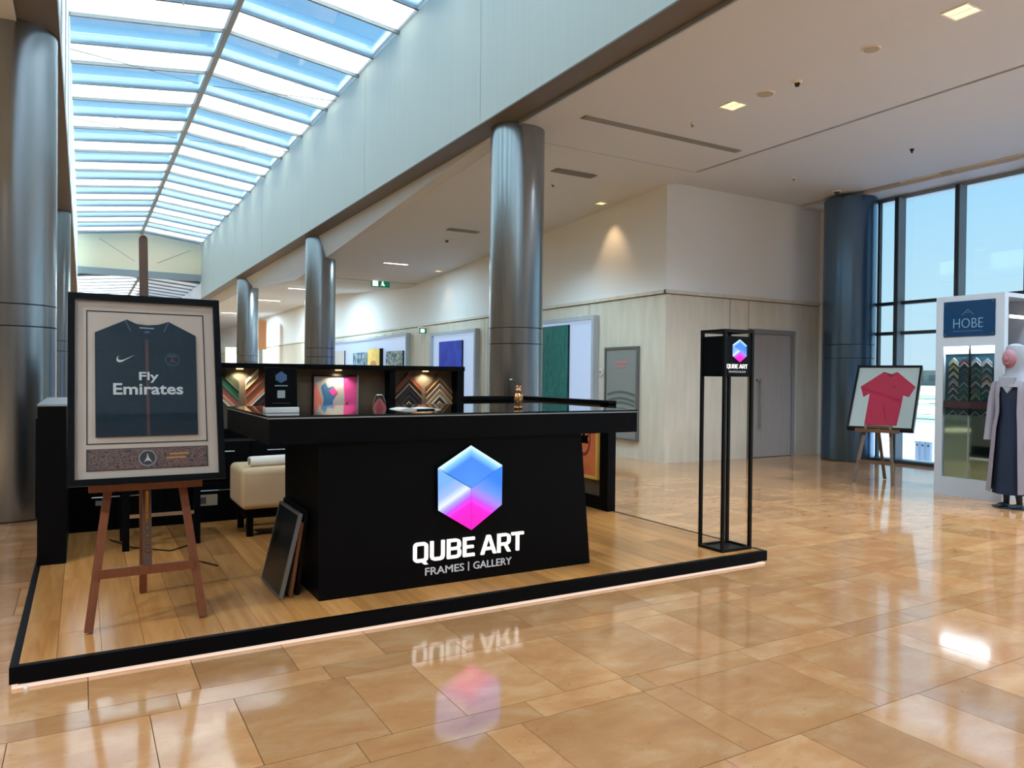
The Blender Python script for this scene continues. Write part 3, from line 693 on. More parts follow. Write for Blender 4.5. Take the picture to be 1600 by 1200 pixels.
B().box(5.0, 6.8, 50, 50.3, 3.6, 4.2).build('fascia', 'cream', t); B().box(5.0, 6.8, 50.1, 50.2, 0, 3.6).build('shop_window', 'lightbox_bright', t)
for xx in (5.0, 5.85, 6.7): B().box(xx, xx+.1, 50, 50.3, 0, 3.6).build('pier', 'grey_frame', t)

# ================================================================== KIOSK
P = .11
pf = thing('kiosk_platform', 'low black edged platform with oak plank deck and glowing base strip', 'platform', (2.265, 6.1, 0))
x0, x1, y0, y1 = -.295, 4.82, 4.185, 8.12
B().box(x0+.02, x1-.02, y0+.02, y1, .03, .098).build('deck_base', 'black', pf)
B().box(x0+.06, x1-.06, y0+.06, y1, 0, .03).build('plinth', 'black', pf)
B().box(x0, x1, y0, y0+.035, .03, P).build('front_trim', 'black_satin', pf); B().box(x0, x0+.035, y0+.035, y1, .03, P).build('side_trim', 'black_satin', pf)
B().box(x1-.035, x1, y0+.035, y1, .03, P).build('side_trim', 'black_satin', pf)
B().box(x0+.01, x1-.01, y0+.008, y0+.03, .004, .015).build('led_strip', 'led', pf)
B().box(x0+.008, x0+.03, y0+.03, y1, .004, .015).build('led_strip', 'led', pf); B().box(x1-.03, x1-.008, y0+.03, y1, .004, .015).build('led_strip', 'led', pf)
B().box(x0+.06, x0+.075, y0-.035, y0+.008, .0, .012).build('led_cable', 'lamp_white', pf)
pw = .1935; xs = -.106-pw
while xs < x1-.04:
    a, b = max(xs, x0+.036), min(xs+pw, x1-.036)
    if b-a > .02:
        yy = y0+.036; yy2 = yy+random.uniform(.35, 1.8)
        while yy < y1:
            e = min(yy2, y1); o = B().box(a+.001, b-.001, yy+.001, e-.001, .09, P).build('plank', 'oak', pf); yy = e; yy2 = yy+random.uniform(1.1, 1.9)
    xs += pw

# ---- counter
ct = thing('reception_counter', 'big black counter with lit cube logo and overhanging glass top', 'counter', (2.3, 5, P))
B().add([(1.26, 4.53, P), (3.30, 4.53, P), (3.30, 5.4, P), (1.26, 5.4, P), (1.25, 4.53, 1.085), (3.21, 4.53, 1.085), (3.21, 5.4, 1.085), (1.25, 5.4, 1.085)],
        [(0, 3, 2, 1), (4, 5, 6, 7), (0, 1, 5, 4), (1, 2, 6, 5), (2, 3, 7, 6), (3, 0, 4, 7)]).build('base', 'black', ct)
B().box(.948, 3.712, 4.50, 5.95, 1.085, 1.236).build('top_box', 'black_satin', ct)
B().box(.944, 3.716, 4.496, 5.954, 1.236, 1.244).build('edge_trim', 'trim_grey', ct)
B().box(.944, 3.716, 4.496, 5.954, 1.244, 1.256).build('glass_top', 'black_gloss', ct)
cx, c0, hw = 2.279, .742, .245
lm = logo_mat('logo_print', cx, c0, hw)
lp = dict(t=(0, .293), ul=(-.245, .15), ur=(.245, .146), ll=(-.24, -.132), lr=(.243, -.13), b=(.008, -.285), c=(.005, 0))
sg = B().prism([lp[k] for k in ('t', 'ul', 'll', 'b', 'lr', 'ur')], (cx, 4.53, c0), X, Z, -Y, 0, .028).build('logo_backing', 'black_satin', ct)
def shrink(ps, k=.985):
    mx_, mz_ = sum(p[0] for p in ps)/4, sum(p[1] for p in ps)/4; return [(mx_+(p[0]-mx_)*k, mz_+(p[1]-mz_)*k) for p in ps]
for ks in (('t', 'ul', 'c', 'ur'), ('ul', 'll', 'b', 'c'), ('c', 'b', 'lr', 'ur')):
    B().prism(shrink([lp[k] for k in ks]), (cx, 4.502, c0), X, Z, -Y, 0, .006).build('logo_face', lm, sg)
block_sign((1.876, 4.53, .276), .836, .13, .018, 'sign_white', ct)
lettering('FRAMES', (1.962, 4.528, .183), X, Z, -Y, .285, .05, .008, 0).build('sign_lettering', 'sign_grey', ct)
B().box(2.279, 2.284, 4.52, 4.53, .178, .238).build('sign_bar', 'sign_grey', ct)
lettering('GALLERY', (2.318, 4.528, .183), X, Z, -Y, .3, .05, .008, 0).build('sign_lettering', 'sign_grey', ct)

# ---- things on the counter
zt = 1.256
t = thing('tabletop_sign', 'black upright info card with white foot on the counter corner', 'sign', (1.09, 4.83, zt))
B().box(.99, 1.2, 4.80, 4.88, zt, zt+.036).build('foot', 'white_matt', t, bevel=.004)
B().obox((.995, 4.832, zt+.03), X*.2, Y*.012, Vector((0, .02, .255))).build('card', 'black', t)
mb = B()
for o_, a_, b_ in (((.992, 4.848, zt+.283), X*.206, Z*.006), ((.992, 4.83, zt+.03), X*.005, Vector((0, .02, .255))), ((1.193, 4.83, zt+.03), X*.005, Vector((0, .02, .255)))): mb.obox(o_, a_, Y*.006, b_)
mb.build('clear_edge', 'glass_pane', t)
B().prism([(-.035, .015), (0, .04), (.035, .015), (.035, -.015), (0, -.035), (-.035, -.015)], (1.095, 4.846, zt+.225), X, Z, -Y, 0, .003).build('cube_print', 'print_blue', t)
B().box(1.055, 1.135, 4.839, 4.8415, zt+.17, zt+.176).build('print_line', 'print_grey', t); B().box(1.07, 1.118, 4.834, 4.8365, zt+.095, zt+.143).build('blank_square', 'print_grey', t)
B().box(1.04, 1.15, 4.83, 4.8325, zt+.06, zt+.064).build('print_line', 'print_dark', t)
t = thing('gold_figurine', 'small gold animal figurine holding a curved dark twig', 'figurine', (2.865, 4.88, zt))
mb = B(); mb.ell((2.865, 4.88, zt+.075), .03, .028, .055); mb.ell((2.868, 4.88, zt+.14), .023, .022, .024, 16, 10)
mb.ell((2.85, 4.875, zt+.012), .018, .026, .012, 12, 8); mb.ell((2.884, 4.875, zt+.012), .018, .026, .012, 12, 8)
mb.ell((2.84, 4.87, zt+.08), .012, .012, .035, 10, 8); mb.ell((2.892, 4.87, zt+.08), .012, .012, .035, 10, 8)
mb.build('body', 'gold', t, smooth=True)
B().ell((2.855, 4.88, zt+.168), .009, .007, .014, 10, 8).build('ear', 'gold', t, smooth=True); B().ell((2.886, 4.88, zt+.166), .012, .007, .012, 10, 8).build('ear', 'gold', t, smooth=True)
B().tube([(2.855, 4.88, zt+.16), (2.846, 4.88, zt+.19), (2.83, 4.88, zt+.21), (2.812, 4.88, zt+.222)], .004, 8).build('twig', 'twig', t, smooth=True)
B().ell((2.803, 4.88, zt+.224), .012, .007, .006, 10, 8).build('bud', 'white_matt', t, smooth=True)
t = thing('red_pouch', 'small dark red pouch with a wire handle on the counter', 'pouch', (1.91, 5.28, zt))
B().loft([[(1.91+.05*s_*math.cos(a), 5.28+.02*s_*math.sin(a), zt+h) for a in [2*math.pi*i/14 for i in range(14)]] for h, s_ in ((0, 1.1), (.02, .95), (.05, .55), (.075, .15))]).build('body', 'red_bag', t, smooth=True)
B().tube([(1.86, 5.28, zt+.0), (1.865, 5.28, zt+.06), (1.885, 5.28, zt+.1), (1.93, 5.28, zt+.1), (1.955, 5.28, zt+.05), (1.96, 5.28, zt)], .003, 6).build('handle', 'chrome', t)
t = thing('open_booklet', 'white open booklet lying on the counter', 'booklet', (2.1, 5.05, zt))
for s_ in (-1, 1):
    mb = B(); rg = []
    for i in range(7):
        u = i/6; rg.append([(2.1+s_*.16*u, 4.95, zt+.002+.012*math.sin(u*math.pi)), (2.1+s_*.16*u, 5.16, zt+.002+.012*math.sin(u*math.pi)), (2.1+s_*.16*u, 5.16, zt), (2.1+s_*.16*u, 4.95, zt)])
    mb.loft(rg).build('page', 'paper', t, smooth=True)
t = thing('pen', 'dark pen lying in front of the booklet', 'pen', (2.12, 4.9, zt)); B().cyl((2.05, 4.9, zt+.005), (2.19, 4.915, zt+.005), .005, 10).build('barrel', 'dark_metal', t); B().cyl((2.19, 4.915, zt+.005), (2.205, 4.917, zt+.005), .005, 10, .001).build('tip', 'chrome', t)

# ---- side walls
t = thing('kiosk_side_wall', 'low black side wall of the kiosk beside the left column', 'partition', (-.19, 7.2, P))
B().box(-.28, -.10, 6.3, 8.1, P, 1.255).build('panel', 'black', t); B().box(-.283, -.097, 6.295, 8.1, 1.255, 1.268).build('top_cap', 'trim_grey', t); B().box(-.30, -.28, 6.5, 8.1, .42, 1.16).build('outer_panel', 'black', t)
t = thing('kiosk_side_wall', 'black framed side wall of the kiosk holding the yellow picture', 'partition', (4.77, 7.1, P))
B().box(4.72, 4.82, 6.18, 6.32, P, 1.232).build('post', 'black', t); B().box(4.72, 4.82, 6.18, 8.1, 1.215, 1.262).build('top_rail', 'black', t)
B().box(4.72, 4.82, 6.32, 8.1, P, .25).build('bottom_rail', 'black', t); B().box(4.74, 4.82, 6.32, 8.1, .25, 1.215).build('panel', 'taupe', t)
t = thing('kiosk_back_rail', 'low black back wall of the kiosk right of the display', 'partition', (4.3, 8.05, P))
B().box(3.87, 4.72, 8.0, 8.1, P, 1.22).build('panel', 'black', t); B().box(3.87, 4.82, 7.98, 8.1, 1.215, 1.262).build('top_rail', 'black', t)
art_mat('art_pop', [(226, 120, 70), (232, 132, 78), (214, 104, 64)], 3)
t = thing('yellow_picture', 'yellow framed orange picture with a red and black emblem on the side wall', 'picture', (4.72, 6.62, .42))
for a, b, c, d in ((6.34, 6.37, .42, 1.15), (6.93, 6.96, .42, 1.15), (6.37, 6.93, .42, .45), (6.37, 6.93, 1.12, 1.15)): B().box(4.70, 4.737, a, b, c, d).build('frame_bar', 'canvas_yellow', t)
B().box(4.715, 4.737, 6.37, 6.93, .45, 1.12).build('print', 'art_pop', t)
ring = [(.12*math.cos(i*math.pi/12), .19*math.sin(i*math.pi/12)) for i in range(24)]
B().prism(ring, (4.715, 6.6, .84), -Y, Z, -X, 0, .002).build('emblem_ring', 'print_red', t)
B().prism([(a*.8, b*.8) for a, b in ring], (4.713, 6.6, .84), -Y, Z, -X, 0, .002).build('emblem_fill', 'art_pop', t)
B().prism([(-.09, -.05), (.09, -.05), (.07, .0), (.09, .05), (.03, .03), (0, .07), (-.03, .03), (-.09, .05), (-.07, 0)], (4.711, 6.6, .84), -Y, Z, -X, 0, .002).build('emblem_mark', 'black', t)

# ---- display wall at the back
YD = 8.0
dw = thing('sample_display', 'black framed display unit with three lit bays at the back of the kiosk', 'display', (2.3, 8.06, P))
B().box(.25, 3.87, 8.0, 8.1, P, 1.56).build('back_panel', 'taupe', dw)
B().box(.25, 3.87, 7.82, 8.1, 1.56, 1.612).build('canopy', 'black', dw)
for a, b in ((.25, .3), (1.80, 1.85), (2.955, 3.02), (3.785, 3.87)): B().box(a, b, 7.84, 8.0, .95, 1.56).build('divider', 'black', dw)
B().box(.25, 3.87, 7.84, 8.0, P, .95).build('lower_box', 'black', dw)
for xx in (1.38, 2.4, 3.42):
    B().cyl((xx, 7.93, 1.56), (xx, 7.93, 1.548), .035, 16).build('puck_lamp', 'lamp_warm', dw); spot('puck_light', (xx, 7.92, 1.54), (xx, 7.99, 1.2), 7, (1, .88, .62), 130, .6, .02, dw)
def chevron(label, group, x, z, a, tk, d, col, lip, o, eu, en):
    """mitred corner sample: two 45 degree arms with a raised inner lip"""
    key = 'moulding_%d_%d_%d' % tuple(col); lk = 'moulding_%d_%d_%d' % tuple(lip)
    for k_, c_ in ((key, col), (lk, lip)):
        if k_ not in MATS: pbr(k_, c_, .4, var=.1, scale=30)
    t = thing('frame_corner_sample', label, 'frame sample', o, group=group)
    f = lambda t0, t1: [(0, -t0), (a, -a-t0), (a, -a-t1), (0, -t1), (-a, -a-t1), (-a, -a-t0)]
    B().prism(f(0, tk*.78), o, eu, Z, en, 0, d).build('moulding', key, t); B().prism(f(tk*.78, tk), o, eu, Z, en, 0, d*1.35).build('lip', lk, t)
dk = [(110, 48, 34), (50, 32, 28), (26, 26, 40), (22, 22, 36), (30, 26, 34), (44, 38, 44), (20, 20, 26)]
lp2 = [(150, 100, 60), (170, 150, 120), (60, 56, 64), (70, 64, 70), (190, 180, 170), (90, 80, 80), (160, 150, 150)]
for i in range(6): chevron('dark mitred frame corner, %s in the left column of the right lit bay' % ORD[i], 'corner samples in the right bay', 0, 0, .165, .062, .03, dk[i], lp2[i], (3.232, YD, 1.53-i*.068), X, -Y)
dk = [(70, 46, 34), (96, 66, 48), (132, 104, 80), (150, 140, 124), (60, 40, 34), (92, 60, 50)]; lp2 = [(170, 140, 90), (190, 180, 160), (200, 180, 150), (214, 208, 196), (200, 196, 190), (150, 110, 90)]
for i in range(6): chevron('brown mitred frame corner, %s in the right column of the right lit bay' % ORD[i], 'corner samples in the right bay', 0, 0, .165, .062, .03, dk[i], lp2[i], (3.615, YD, 1.53-i*.068), X, -Y)
def stick(label, xa, za, xb, zb, tk, col):
    key = 'moulding_%d_%d_%d' % tuple(col)
    if key not in MATS: pbr(key, col, .4, var=.12, scale=40)
    lk = 'moulding_lip_%d_%d_%d' % tuple(col)
    if lk not in MATS: pbr(lk, [min(255, v*1.35+12) for v in col], .4)
    t = thing('moulding_sample', label, 'frame sample', (xa, YD, min(za, zb)), group='straight moulding samples in the left bay')
    B().prism([(xa, za), (xa, za-tk*.8), (xb, zb-tk*.8), (xb, zb)], (0, YD, 0), X, Z, -Y, 0, .03).build('moulding', key, t)
    B().prism([(xa, za-tk*.8), (xa, za-tk), (xb, zb-tk), (xb, zb-tk*.8)], (0, YD, 0), X, Z, -Y, 0, .038).build('lip', lk, t)
z_ = 1.42
for lb, tk, col in (('dark olive', .1, (52, 56, 44)), ('deep green', .09, (28, 74, 58)), ('dusty pink', .1, (150, 98, 86)), ('pale cream', .04, (200, 190, 170))):
    x_ = 1.25 if z_ > 1.4 else 1.16; stick('%s slanting moulding sample at the far left of the display' % lb, x_, z_+1.38-x_, 1.38, z_, tk, col); z_ -= tk+.006
z_ = 1.435
for lb, tk, col in (('thin ivory', .028, (216, 206, 186)), ('tan', .062, (170, 146, 114)), ('chestnut brown', .075, (122, 72, 50)), ('reddish patterned', .11, (146, 92, 66)), ('thin white', .026, (226, 220, 210)), ('dark plum', .07, (52, 34, 40))):
    x_ = 1.57 if z_ > 1.4 else 1.66; stick('%s slanting moulding sample just left of the info card' % lb, 1.447, z_, x_, z_+x_-1.447, tk, col); z_ -= tk+.004
pbr('pop_sheet', (170, 168, 170), .6)
t = thing('pop_art_print', 'framed pop art print with pink and blue shapes in the middle bay', 'picture', (2.39, 7.99, .96))
for a, b, c, d in ((2.13, 2.145, .96, 1.5), (2.62, 2.637, .96, 1.5), (2.145, 2.62, .96, .98), (2.145, 2.62, 1.485, 1.5)): B().box(a, b, 7.965, 7.999, c, d).build('frame_bar', 'trim_grey' if a > 2.6 else 'dark_metal', t)
B().box(2.145, 2.62, 7.98, 7.999, .98, 1.485).build('sheet', 'pop_sheet', t)
pbr('pop_pink', (208, 70, 150), .6); pbr('pop_coral', (214, 120, 110), .6); pbr('pop_blue', (54, 110, 160), .6); pbr('pop_red', (160, 40, 60), .6)
def flat(pts, mat, name, d=.002): B().prism(pts, (0, 7.98, 0), X, Z, -Y, 0, d).build(name, mat, t)
flat([(2.5, .98), (2.62, .98), (2.62, 1.485), (2.47, 1.485)], 'pop_pink', 'pink_field')
flat([(2.145, .98), (2.26, .98), (2.24, 1.2), (2.19, 1.38), (2.145, 1.42)], 'pop_coral', 'coral_field')
flat([(2.25, .98), (2.36, .98), (2.37, 1.1), (2.35, 1.22), (2.4, 1.3), (2.36, 1.38), (2.3, 1.36), (2.27, 1.42), (2.23, 1.38), (2.26, 1.25), (2.24, 1.1)], 'pop_blue', 'blue_figure', .003)
flat([(2.34, 1.1), (2.46, 1.14), (2.52, 1.22), (2.54, 1.12), (2.46, 1.04), (2.36, 1.05)], 'pop_red', 'red_shape', .004)
flat([(2.3, 1.33), (2.37, 1.36), (2.41, 1.31), (2.36, 1.27)], 'pop_pink', 'pink_patch', .004)

# ---- back cabinet, stool, ottoman
cb = thing('drawer_cabinet', 'dark low drawer cabinet along the back of the kiosk', 'cabinet', (1.4, 7.62, P))
B().box(-.0995, 2.9, 7.46, 7.83, P, .86).build('body', 'black_satin', cb)
for i in range(4):
    a = -.07+i*.74
    for z0, z1 in ((.18, .48), (.5, .84)):
        d = B().box(a, a+.72, 7.443, 7.46, z0, z1).build('drawer', 'black', cb); B().tube([(a+.14, 7.42, z1-.07), (a+.58, 7.42, z1-.07)], .006, 8).box(a+.14, a+.15, 7.42, 7.445, z1-.075, z1-.065).box(a+.57, a+.58, 7.42, 7.445, z1-.075, z1-.065).build('handle', 'chrome', d)
t = thing('picture_card', 'small pale picture card propped on the cabinet front behind the easel', 'card', (.98, 7.42, .27)); B().box(.9, 1.1, 7.425, 7.442, .27, .37).build('card', 'taupe_light', t); B().box(.93, 1.0, 7.421, 7.425, .29, .35).build('print', 'print_dark', t)
st = thing('work_stool', 'black four legged stool half hidden behind the easel', 'stool', (.54, 6.72, P))
B().box(.25, .85, 6.48, 6.98, .72, .78).build('seat', 'black', st, bevel=.01)
for xx, yy in ((.27, 6.5), (.27, 6.92), (.79, 6.55), (.79, 6.92)): B().box(xx, xx+.05, yy, yy+.05, P, .72).build('leg', 'black', st)
B().box(.31, .79, 6.53, 6.56, .36, .39).build('stretcher', 'chrome', st)
t = thing('power_socket', 'white power socket and plug low behind the easel leg', 'socket', (.2, 7.44, .45)); B().box(.14, .22, 7.425, 7.442, .46, .58).build('plate', 'trim_grey', t); B().box(.1, .16, 7.415, 7.442, .34, .38).build('plug', 'trim_grey', t)
t = thing('power_cable', 'dark cable lying across the oak deck behind the easel', 'cable', (.5, 6.4, P)); B().tube([(.2, 7.0, P+.006), (.35, 6.6, P+.006), (.6, 6.35, P+.006), (.75, 6.5, P+.006), (.7, 6.0, P+.006), (.85, 5.7, P+.006)], .005, 6).build('cord', 'dark_metal', t)
ot = thing('ottoman', 'cream upholstered ottoman on a black base behind the counter', 'ottoman', (1.45, 6.85, P))
B().box(1.16, 1.76, 6.55, 7.15, .35, .7).build('cushion', 'cushion', ot, bevel=.045, seg=4)
B().box(1.2, 1.72, 6.6, 7.1, .28, .35).build('base_frame', 'black', ot, bevel=.006)
for xx, yy in ((1.22, 6.62), (1.66, 6.62), (1.22, 7.04), (1.66, 7.04)): B().box(xx, xx+.05, yy, yy+.05, P, .28).build('leg', 'black', ot)
B().box(1.27, 1.66, 6.63, 6.66, .17, .2).build('foot_rail', 'chrome', ot)
t = thing('towel_roll', 'rolled white sheet lying on the ottoman', 'roll', (1.55, 6.72, .70)); rg = []
B().cyl((1.25, 6.70, .744), (1.74, 6.78, .744), .045, 24).build('roll', 'towel', t, smooth=True); B().cyl((1.249, 6.6998, .744), (1.246, 6.6994, .744), .03, 20).build('roll_core', 'taupe_light', t)

# ---- frames leaning on the counter base
pbr('sheen_sheet', (22, 32, 38), .22, var=.3, scale=6, stretch=(1, 9, 1))  # glass sheen and streaky reflection painted into the dark colour
def leaning(label, x0, x1, ya, yb, h, mat, tk=.022, inner='sheen_sheet'):
    t = thing('leaning_frame', label, 'frame', (x0, (ya+yb)/2, P), group='frames leaning against the counter')
    up = Vector((x1-x0, 0, h)); n = Vector((-h, 0, x1-x0)).normalized(); L_ = yb-ya; o = Vector((x0, ya, P)); w = .016/up.length
    for oo, a, b in ((o, Y*L_, up*w), (o+up*(1-w), Y*L_, up*w), (o+up*w, Y*.016, up*(1-2*w)), (o+up*w+Y*(L_-.016), Y*.016, up*(1-2*w))): B().obox(oo, a, b, n*tk).build('frame_bar', mat, t)
    B().obox(o+Y*.016+up*w, Y*(L_-.032), up*(1-2*w), n*tk*.9).build('picture_panel', inner, t)
leaning('dark framed panel leaning in front of the others at the counter', 1.075, 1.195, 4.67, 5.2, .52, 'grey_frame', .025)
leaning('wooden edged frame leaning behind the dark panel', 1.135, 1.203, 4.68, 5.1, .46, 'easel_wood', .02, 'taupe_light')
leaning('black frame leaning closest to the counter side', 1.185, 1.24, 4.72, 5.3, .53, 'dark_metal', .02)

# ---- lantern stand with logo
st = thing('logo_stand', 'tall thin black metal stand with a logo box on top', 'stand', (4.59, 4.425, P))
a0, a1, b0, b1, zt_ = 4.425, 4.755, 4.29, 4.56, 1.90
w = .024
for xx, yy in ((a0, b0), (a1-w, b0), (a0, b1-w), (a1-w, b1-w)): B().box(xx, xx+w, yy, yy+w, P, zt_).build('upright', 'dark_metal', st)
for zz in (P, zt_-w):
    B().box(a0+w, a1-w, b0, b0+w, zz, zz+w).build('rail', 'dark_metal', st); B().box(a0+w, a1-w, b1-w, b1, zz, zz+w).build('rail', 'dark_metal', st)
    B().box(a0, a0+w, b0+w, b1-w, zz, zz+w).build('rail', 'dark_metal', st); B().box(a1-w, a1, b0+w, b1-w, zz, zz+w).build('rail', 'dark_metal', st)
B().box(a0+w, a1-w, b0+w, b1-w, P, P+.008).build('base_plate', 'dark_metal', st)
bx = B().box(a0+.004, a1-.004, b0+.004, b1-.004, 1.52, 1.845).build('logo_box', 'black_satin', st)
cx2, cz2, h2 = 4.592, 1.727, .078
l2 = logo_mat('logo_print_small', cx2, cz2, h2)
k = h2/.245
for ks in (('t', 'ul', 'c', 'ur'), ('ul', 'll', 'b', 'c'), ('c', 'b', 'lr', 'ur')):
    B().prism(shrink([(lp[q][0]*k, lp[q][1]*k) for q in ks]), (cx2, b0+.004, cz2), X, Z, -Y, 0, .006).build('logo_face', l2, bx)
block_sign((4.452, b0+.004, 1.586), .232, .034, .004, 'sign_white', bx)
lettering('FRAMES', (4.475, b0+.003, 1.552), X, Z, -Y, .084, .015, .003, 0).build('sign_lettering', 'sign_grey', bx)
B().box(4.567, 4.569, b0, b0+.004, 1.55, 1.569).build('sign_bar', 'sign_grey', bx)
lettering('GALLERY', (4.578, b0+.003, 1.552), X, Z, -Y, .088, .015, .003, 0).build('sign_lettering', 'sign_grey', bx)

# ---- easels (local frames: x right, y back, z up; the picture faces local -y)
def easel(label, loc, rz, mat, half, hleg, lean, trayz, rear, trayw, mast, topx=.06):
    t = thing('easel', label, 'easel', loc, rz); k = math.tan(lean)
    for s_ in (-1, 1): B().bar((s_*half, 0, .006), (s_*topx, k*hleg, hleg), .042, .03, Y).build('front_leg', mat, t, local=True)
    B().bar((0, k*hleg-.0, hleg-.05), (.03, rear, .01), .042, .03, Y).build('rear_leg', mat, t, local=True)
    (ya, za), (yb, zb) = mast
    B().bar((0, ya, za), (0, yb, zb), .046, .026, Y).cyl((0, yb-.013, zb), (0, yb+.013, zb), .023, 16).build('mast', 'mast_wood_shaded', t, local=True)
    B().bar((-half*.86, k*.3-.02, .3), (half*.86, k*.3-.02, .3), .05, .02, Y).build('cross_bar', mat, t, local=True)
    B().box(-trayw, trayw, k*trayz-.1, k*trayz-.02, trayz-.05, trayz).build('tray', mat, t, local=True)
    if topx < .1:
        B().box(-.008, .008, k*.6-.045, k*.6-.03, .36, trayz-.06).build('rack_strip', 'brass', t, local=True)
        for i in range(9): B().box(-.006, .006, k*(.4+i*.04)-.05, k*(.4+i*.04)-.03, .4+i*.04, .412+i*.04).build('rack_notch', 'brass', t, local=True)
    else:
        B().bar((-topx, k*hleg, hleg-.03), (topx, k*hleg, hleg-.03), .04, .02, Y).build('top_bar', mat, t, local=True)
    return t
LEAN = .2
easel('brown wooden easel holding the navy jersey frame', (.316, 4.545, P), R(.9), 'easel_wood', .285, 1.75, LEAN, .79, .68, .285, ((.042, .32), (.424, 2.19)))
def panel_tf(bc, az, ln):
    e = Vector((math.cos(az), math.sin(az), 0)); n = Vector((-math.sin(az), math.cos(az), 0)); up = Z*math.cos(ln)+n*math.sin(ln); f = e.cross(up)   # f faces the viewer
    return Vector(bc), e, up, f
def circ(cx_, cy_, r, n=24): return [(cx_+r*math.cos(2*math.pi*i/n), cy_+r*math.sin(2*math.pi*i/n)) for i in range(n)]
def framed(name, label, bc, az, ln, w, h, bw, tk, fmat, mat_in, gl='glass_picture'):
    o, e, up, f = panel_tf(bc, az, ln); t = thing(name, label, 'framed shirt', bc)
    for pts in ([(-w/2, 0), (w/2, 0), (w/2, bw), (-w/2, bw)], [(-w/2, h-bw), (w/2, h-bw), (w/2, h), (-w/2, h)], [(-w/2, bw), (-w/2+bw, bw), (-w/2+bw, h-bw), (-w/2, h-bw)], [(w/2-bw, bw), (w/2, bw), (w/2, h-bw), (w/2-bw, h-bw)]):
        B().prism(pts, o, e, up, f, -tk, 0).build('frame_bar', fmat, t)
    B().prism([(-w/2+bw, bw), (w/2-bw, bw), (w/2-bw, h-bw), (-w/2+bw, h-bw)], o, e, up, f, -tk, -.026).build('backing', mat_in, t)
    B().prism([(-w/2+bw, bw), (w/2-bw, bw), (w/2-bw, h-bw), (-w/2+bw, h-bw)], o, e, up, f, -.006, -.004).build('glass', gl, t)
    def on(pts, d0, d1, nm, mt, par=t): return B().prism(pts, o, e, up, f, -.026+d0, -.026+d1).build(nm, mt, par)
    return t, on, (o, e, up, f)
t, on, (o_, e_, up_, f_) = framed('framed_jersey', 'black framed navy football jersey on the near easel', (.322, 4.50, .905), R(.9), .2554, .782, 1.073, .034, .035, 'black', 'mat_board')
for pts in ([(-.303, .975), (.303, .975), (.303, .98), (-.303, .98)], [(-.303, .222), (.303, .222), (.303, .227), (-.303, .227)], [(-.303, .227), (-.298, .227), (-.298, .975), (-.303, .975)], [(.298, .227), (.303, .227), (.303, .975), (.298, .975)]): on(pts, 0, .003, 'mat_line', 'mat_line')
js = on([(-.26, .262), (.252, .262), (.256, .848), (.112, .928), (.06, .908), (.0, .902), (-.055, .908), (-.103, .932), (-.262, .85)], 0, .012, 'jersey', 'jersey_navy')
on([(-.261, .745), (.2545, .745), (.2545, .785), (-.261, .785)], .012, .0128, 'chest_band', 'jersey_band', js)
on([(-.258, .30), (0, .318), (.252, .30), (.252, .315), (0, .333), (-.258, .315)], .012, .0128, 'hem_fold', 'jersey_band', js)
on([(-.011, .265), (.005, .265), (.003, .815), (-.012, .815)], .012, .013, 'centre_stripe', 'jersey_stripe', js)
for s_ in (-1, 1): on([(s_*.115, .922), (s_*.108, .925), (s_*.083, .868), (s_*.088, .862)], .012, .0135, 'collar_piping', 'piping', js)
on([(-.04, .882), (.035, .88), (.035, .886), (-.04, .889)], .012, .0135, 'collar_tag', 'print_grey', js)
on([(-.016, .855), (.01, .855), (.012, .864), (-.004, .868), (-.016, .862)], .012, .0135, 'neck_print', 'print_blue', js)
sw = [(-.068, .723), (-.122, .695), (-.14, .692), (-.15, .697), (-.15, .71), (-.144, .722), (-.156, .706), (-.158, .69), (-.148, .68), (-.132, .682)]
on(sw, .012, .014, 'tick_logo', 'print_white', js)
on(circ(.127, .70, .038), .012, .0132, 'crest_ring', 'piping', js); on(circ(.127, .70, .034), .0132, .0138, 'crest_field', 'jersey_navy', js)
on([(.127-.02, .676), (.127-.005, .70), (.127, .724), (.127+.005, .70), (.127+.02, .676), (.127+.008, .684), (.127-.008, .684)], .0138, .0146, 'crest_mark', 'jersey_stripe', js)
on([(.104, .716), (.15, .716), (.144, .725), (.11, .725)], .0138, .0144, 'crest_print', 'piping', js)
lettering('Fly', o_+e_*-.046+up_*.563+f_*-.014, e_, up_, f_, .1, .062, .002, .02).build('sponsor_lettering', 'print_pale', js)
lettering('Emirates', o_+e_*-.175+up_*.494+f_*-.014, e_, up_, f_, .355, .066, .002, .022).build('sponsor_lettering', 'print_pale', js)
ph = on([(-.304, .078), (.302, .078), (.302, .196), (-.304, .196)], 0, .004, 'photo_strip', 'print_dark')
on([(-.296, .082), (.294, .082), (.294, .192), (-.296, .192)], .004, .005, 'photo_print', art_mat('crowd_print', [(62, 52, 62), (84, 70, 84), (150, 112, 96), (70, 58, 72), (120, 110, 122)], 60), ph)
on(circ(-.01, .137, .044), .005, .007, 'photo_crest_ring', 'print_grey', ph); on(circ(-.01, .137, .039), .007, .008, 'photo_crest', 'print_dark', ph)
on([(-.03, .112), (-.014, .14), (-.01, .166), (-.004, .14), (.014, .112), (0, .122), (-.018, .122)], .008, .009, 'photo_crest_mark', 'print_pale', ph)
for i, (a, b) in enumerate(((.1, .15), (.085, .128))): on([(a, b), (a+.1, b+.002), (a+.1, b+.013), (a, b+.011)], .005, .007, 'gold_print_line', 'print_gold', ph)

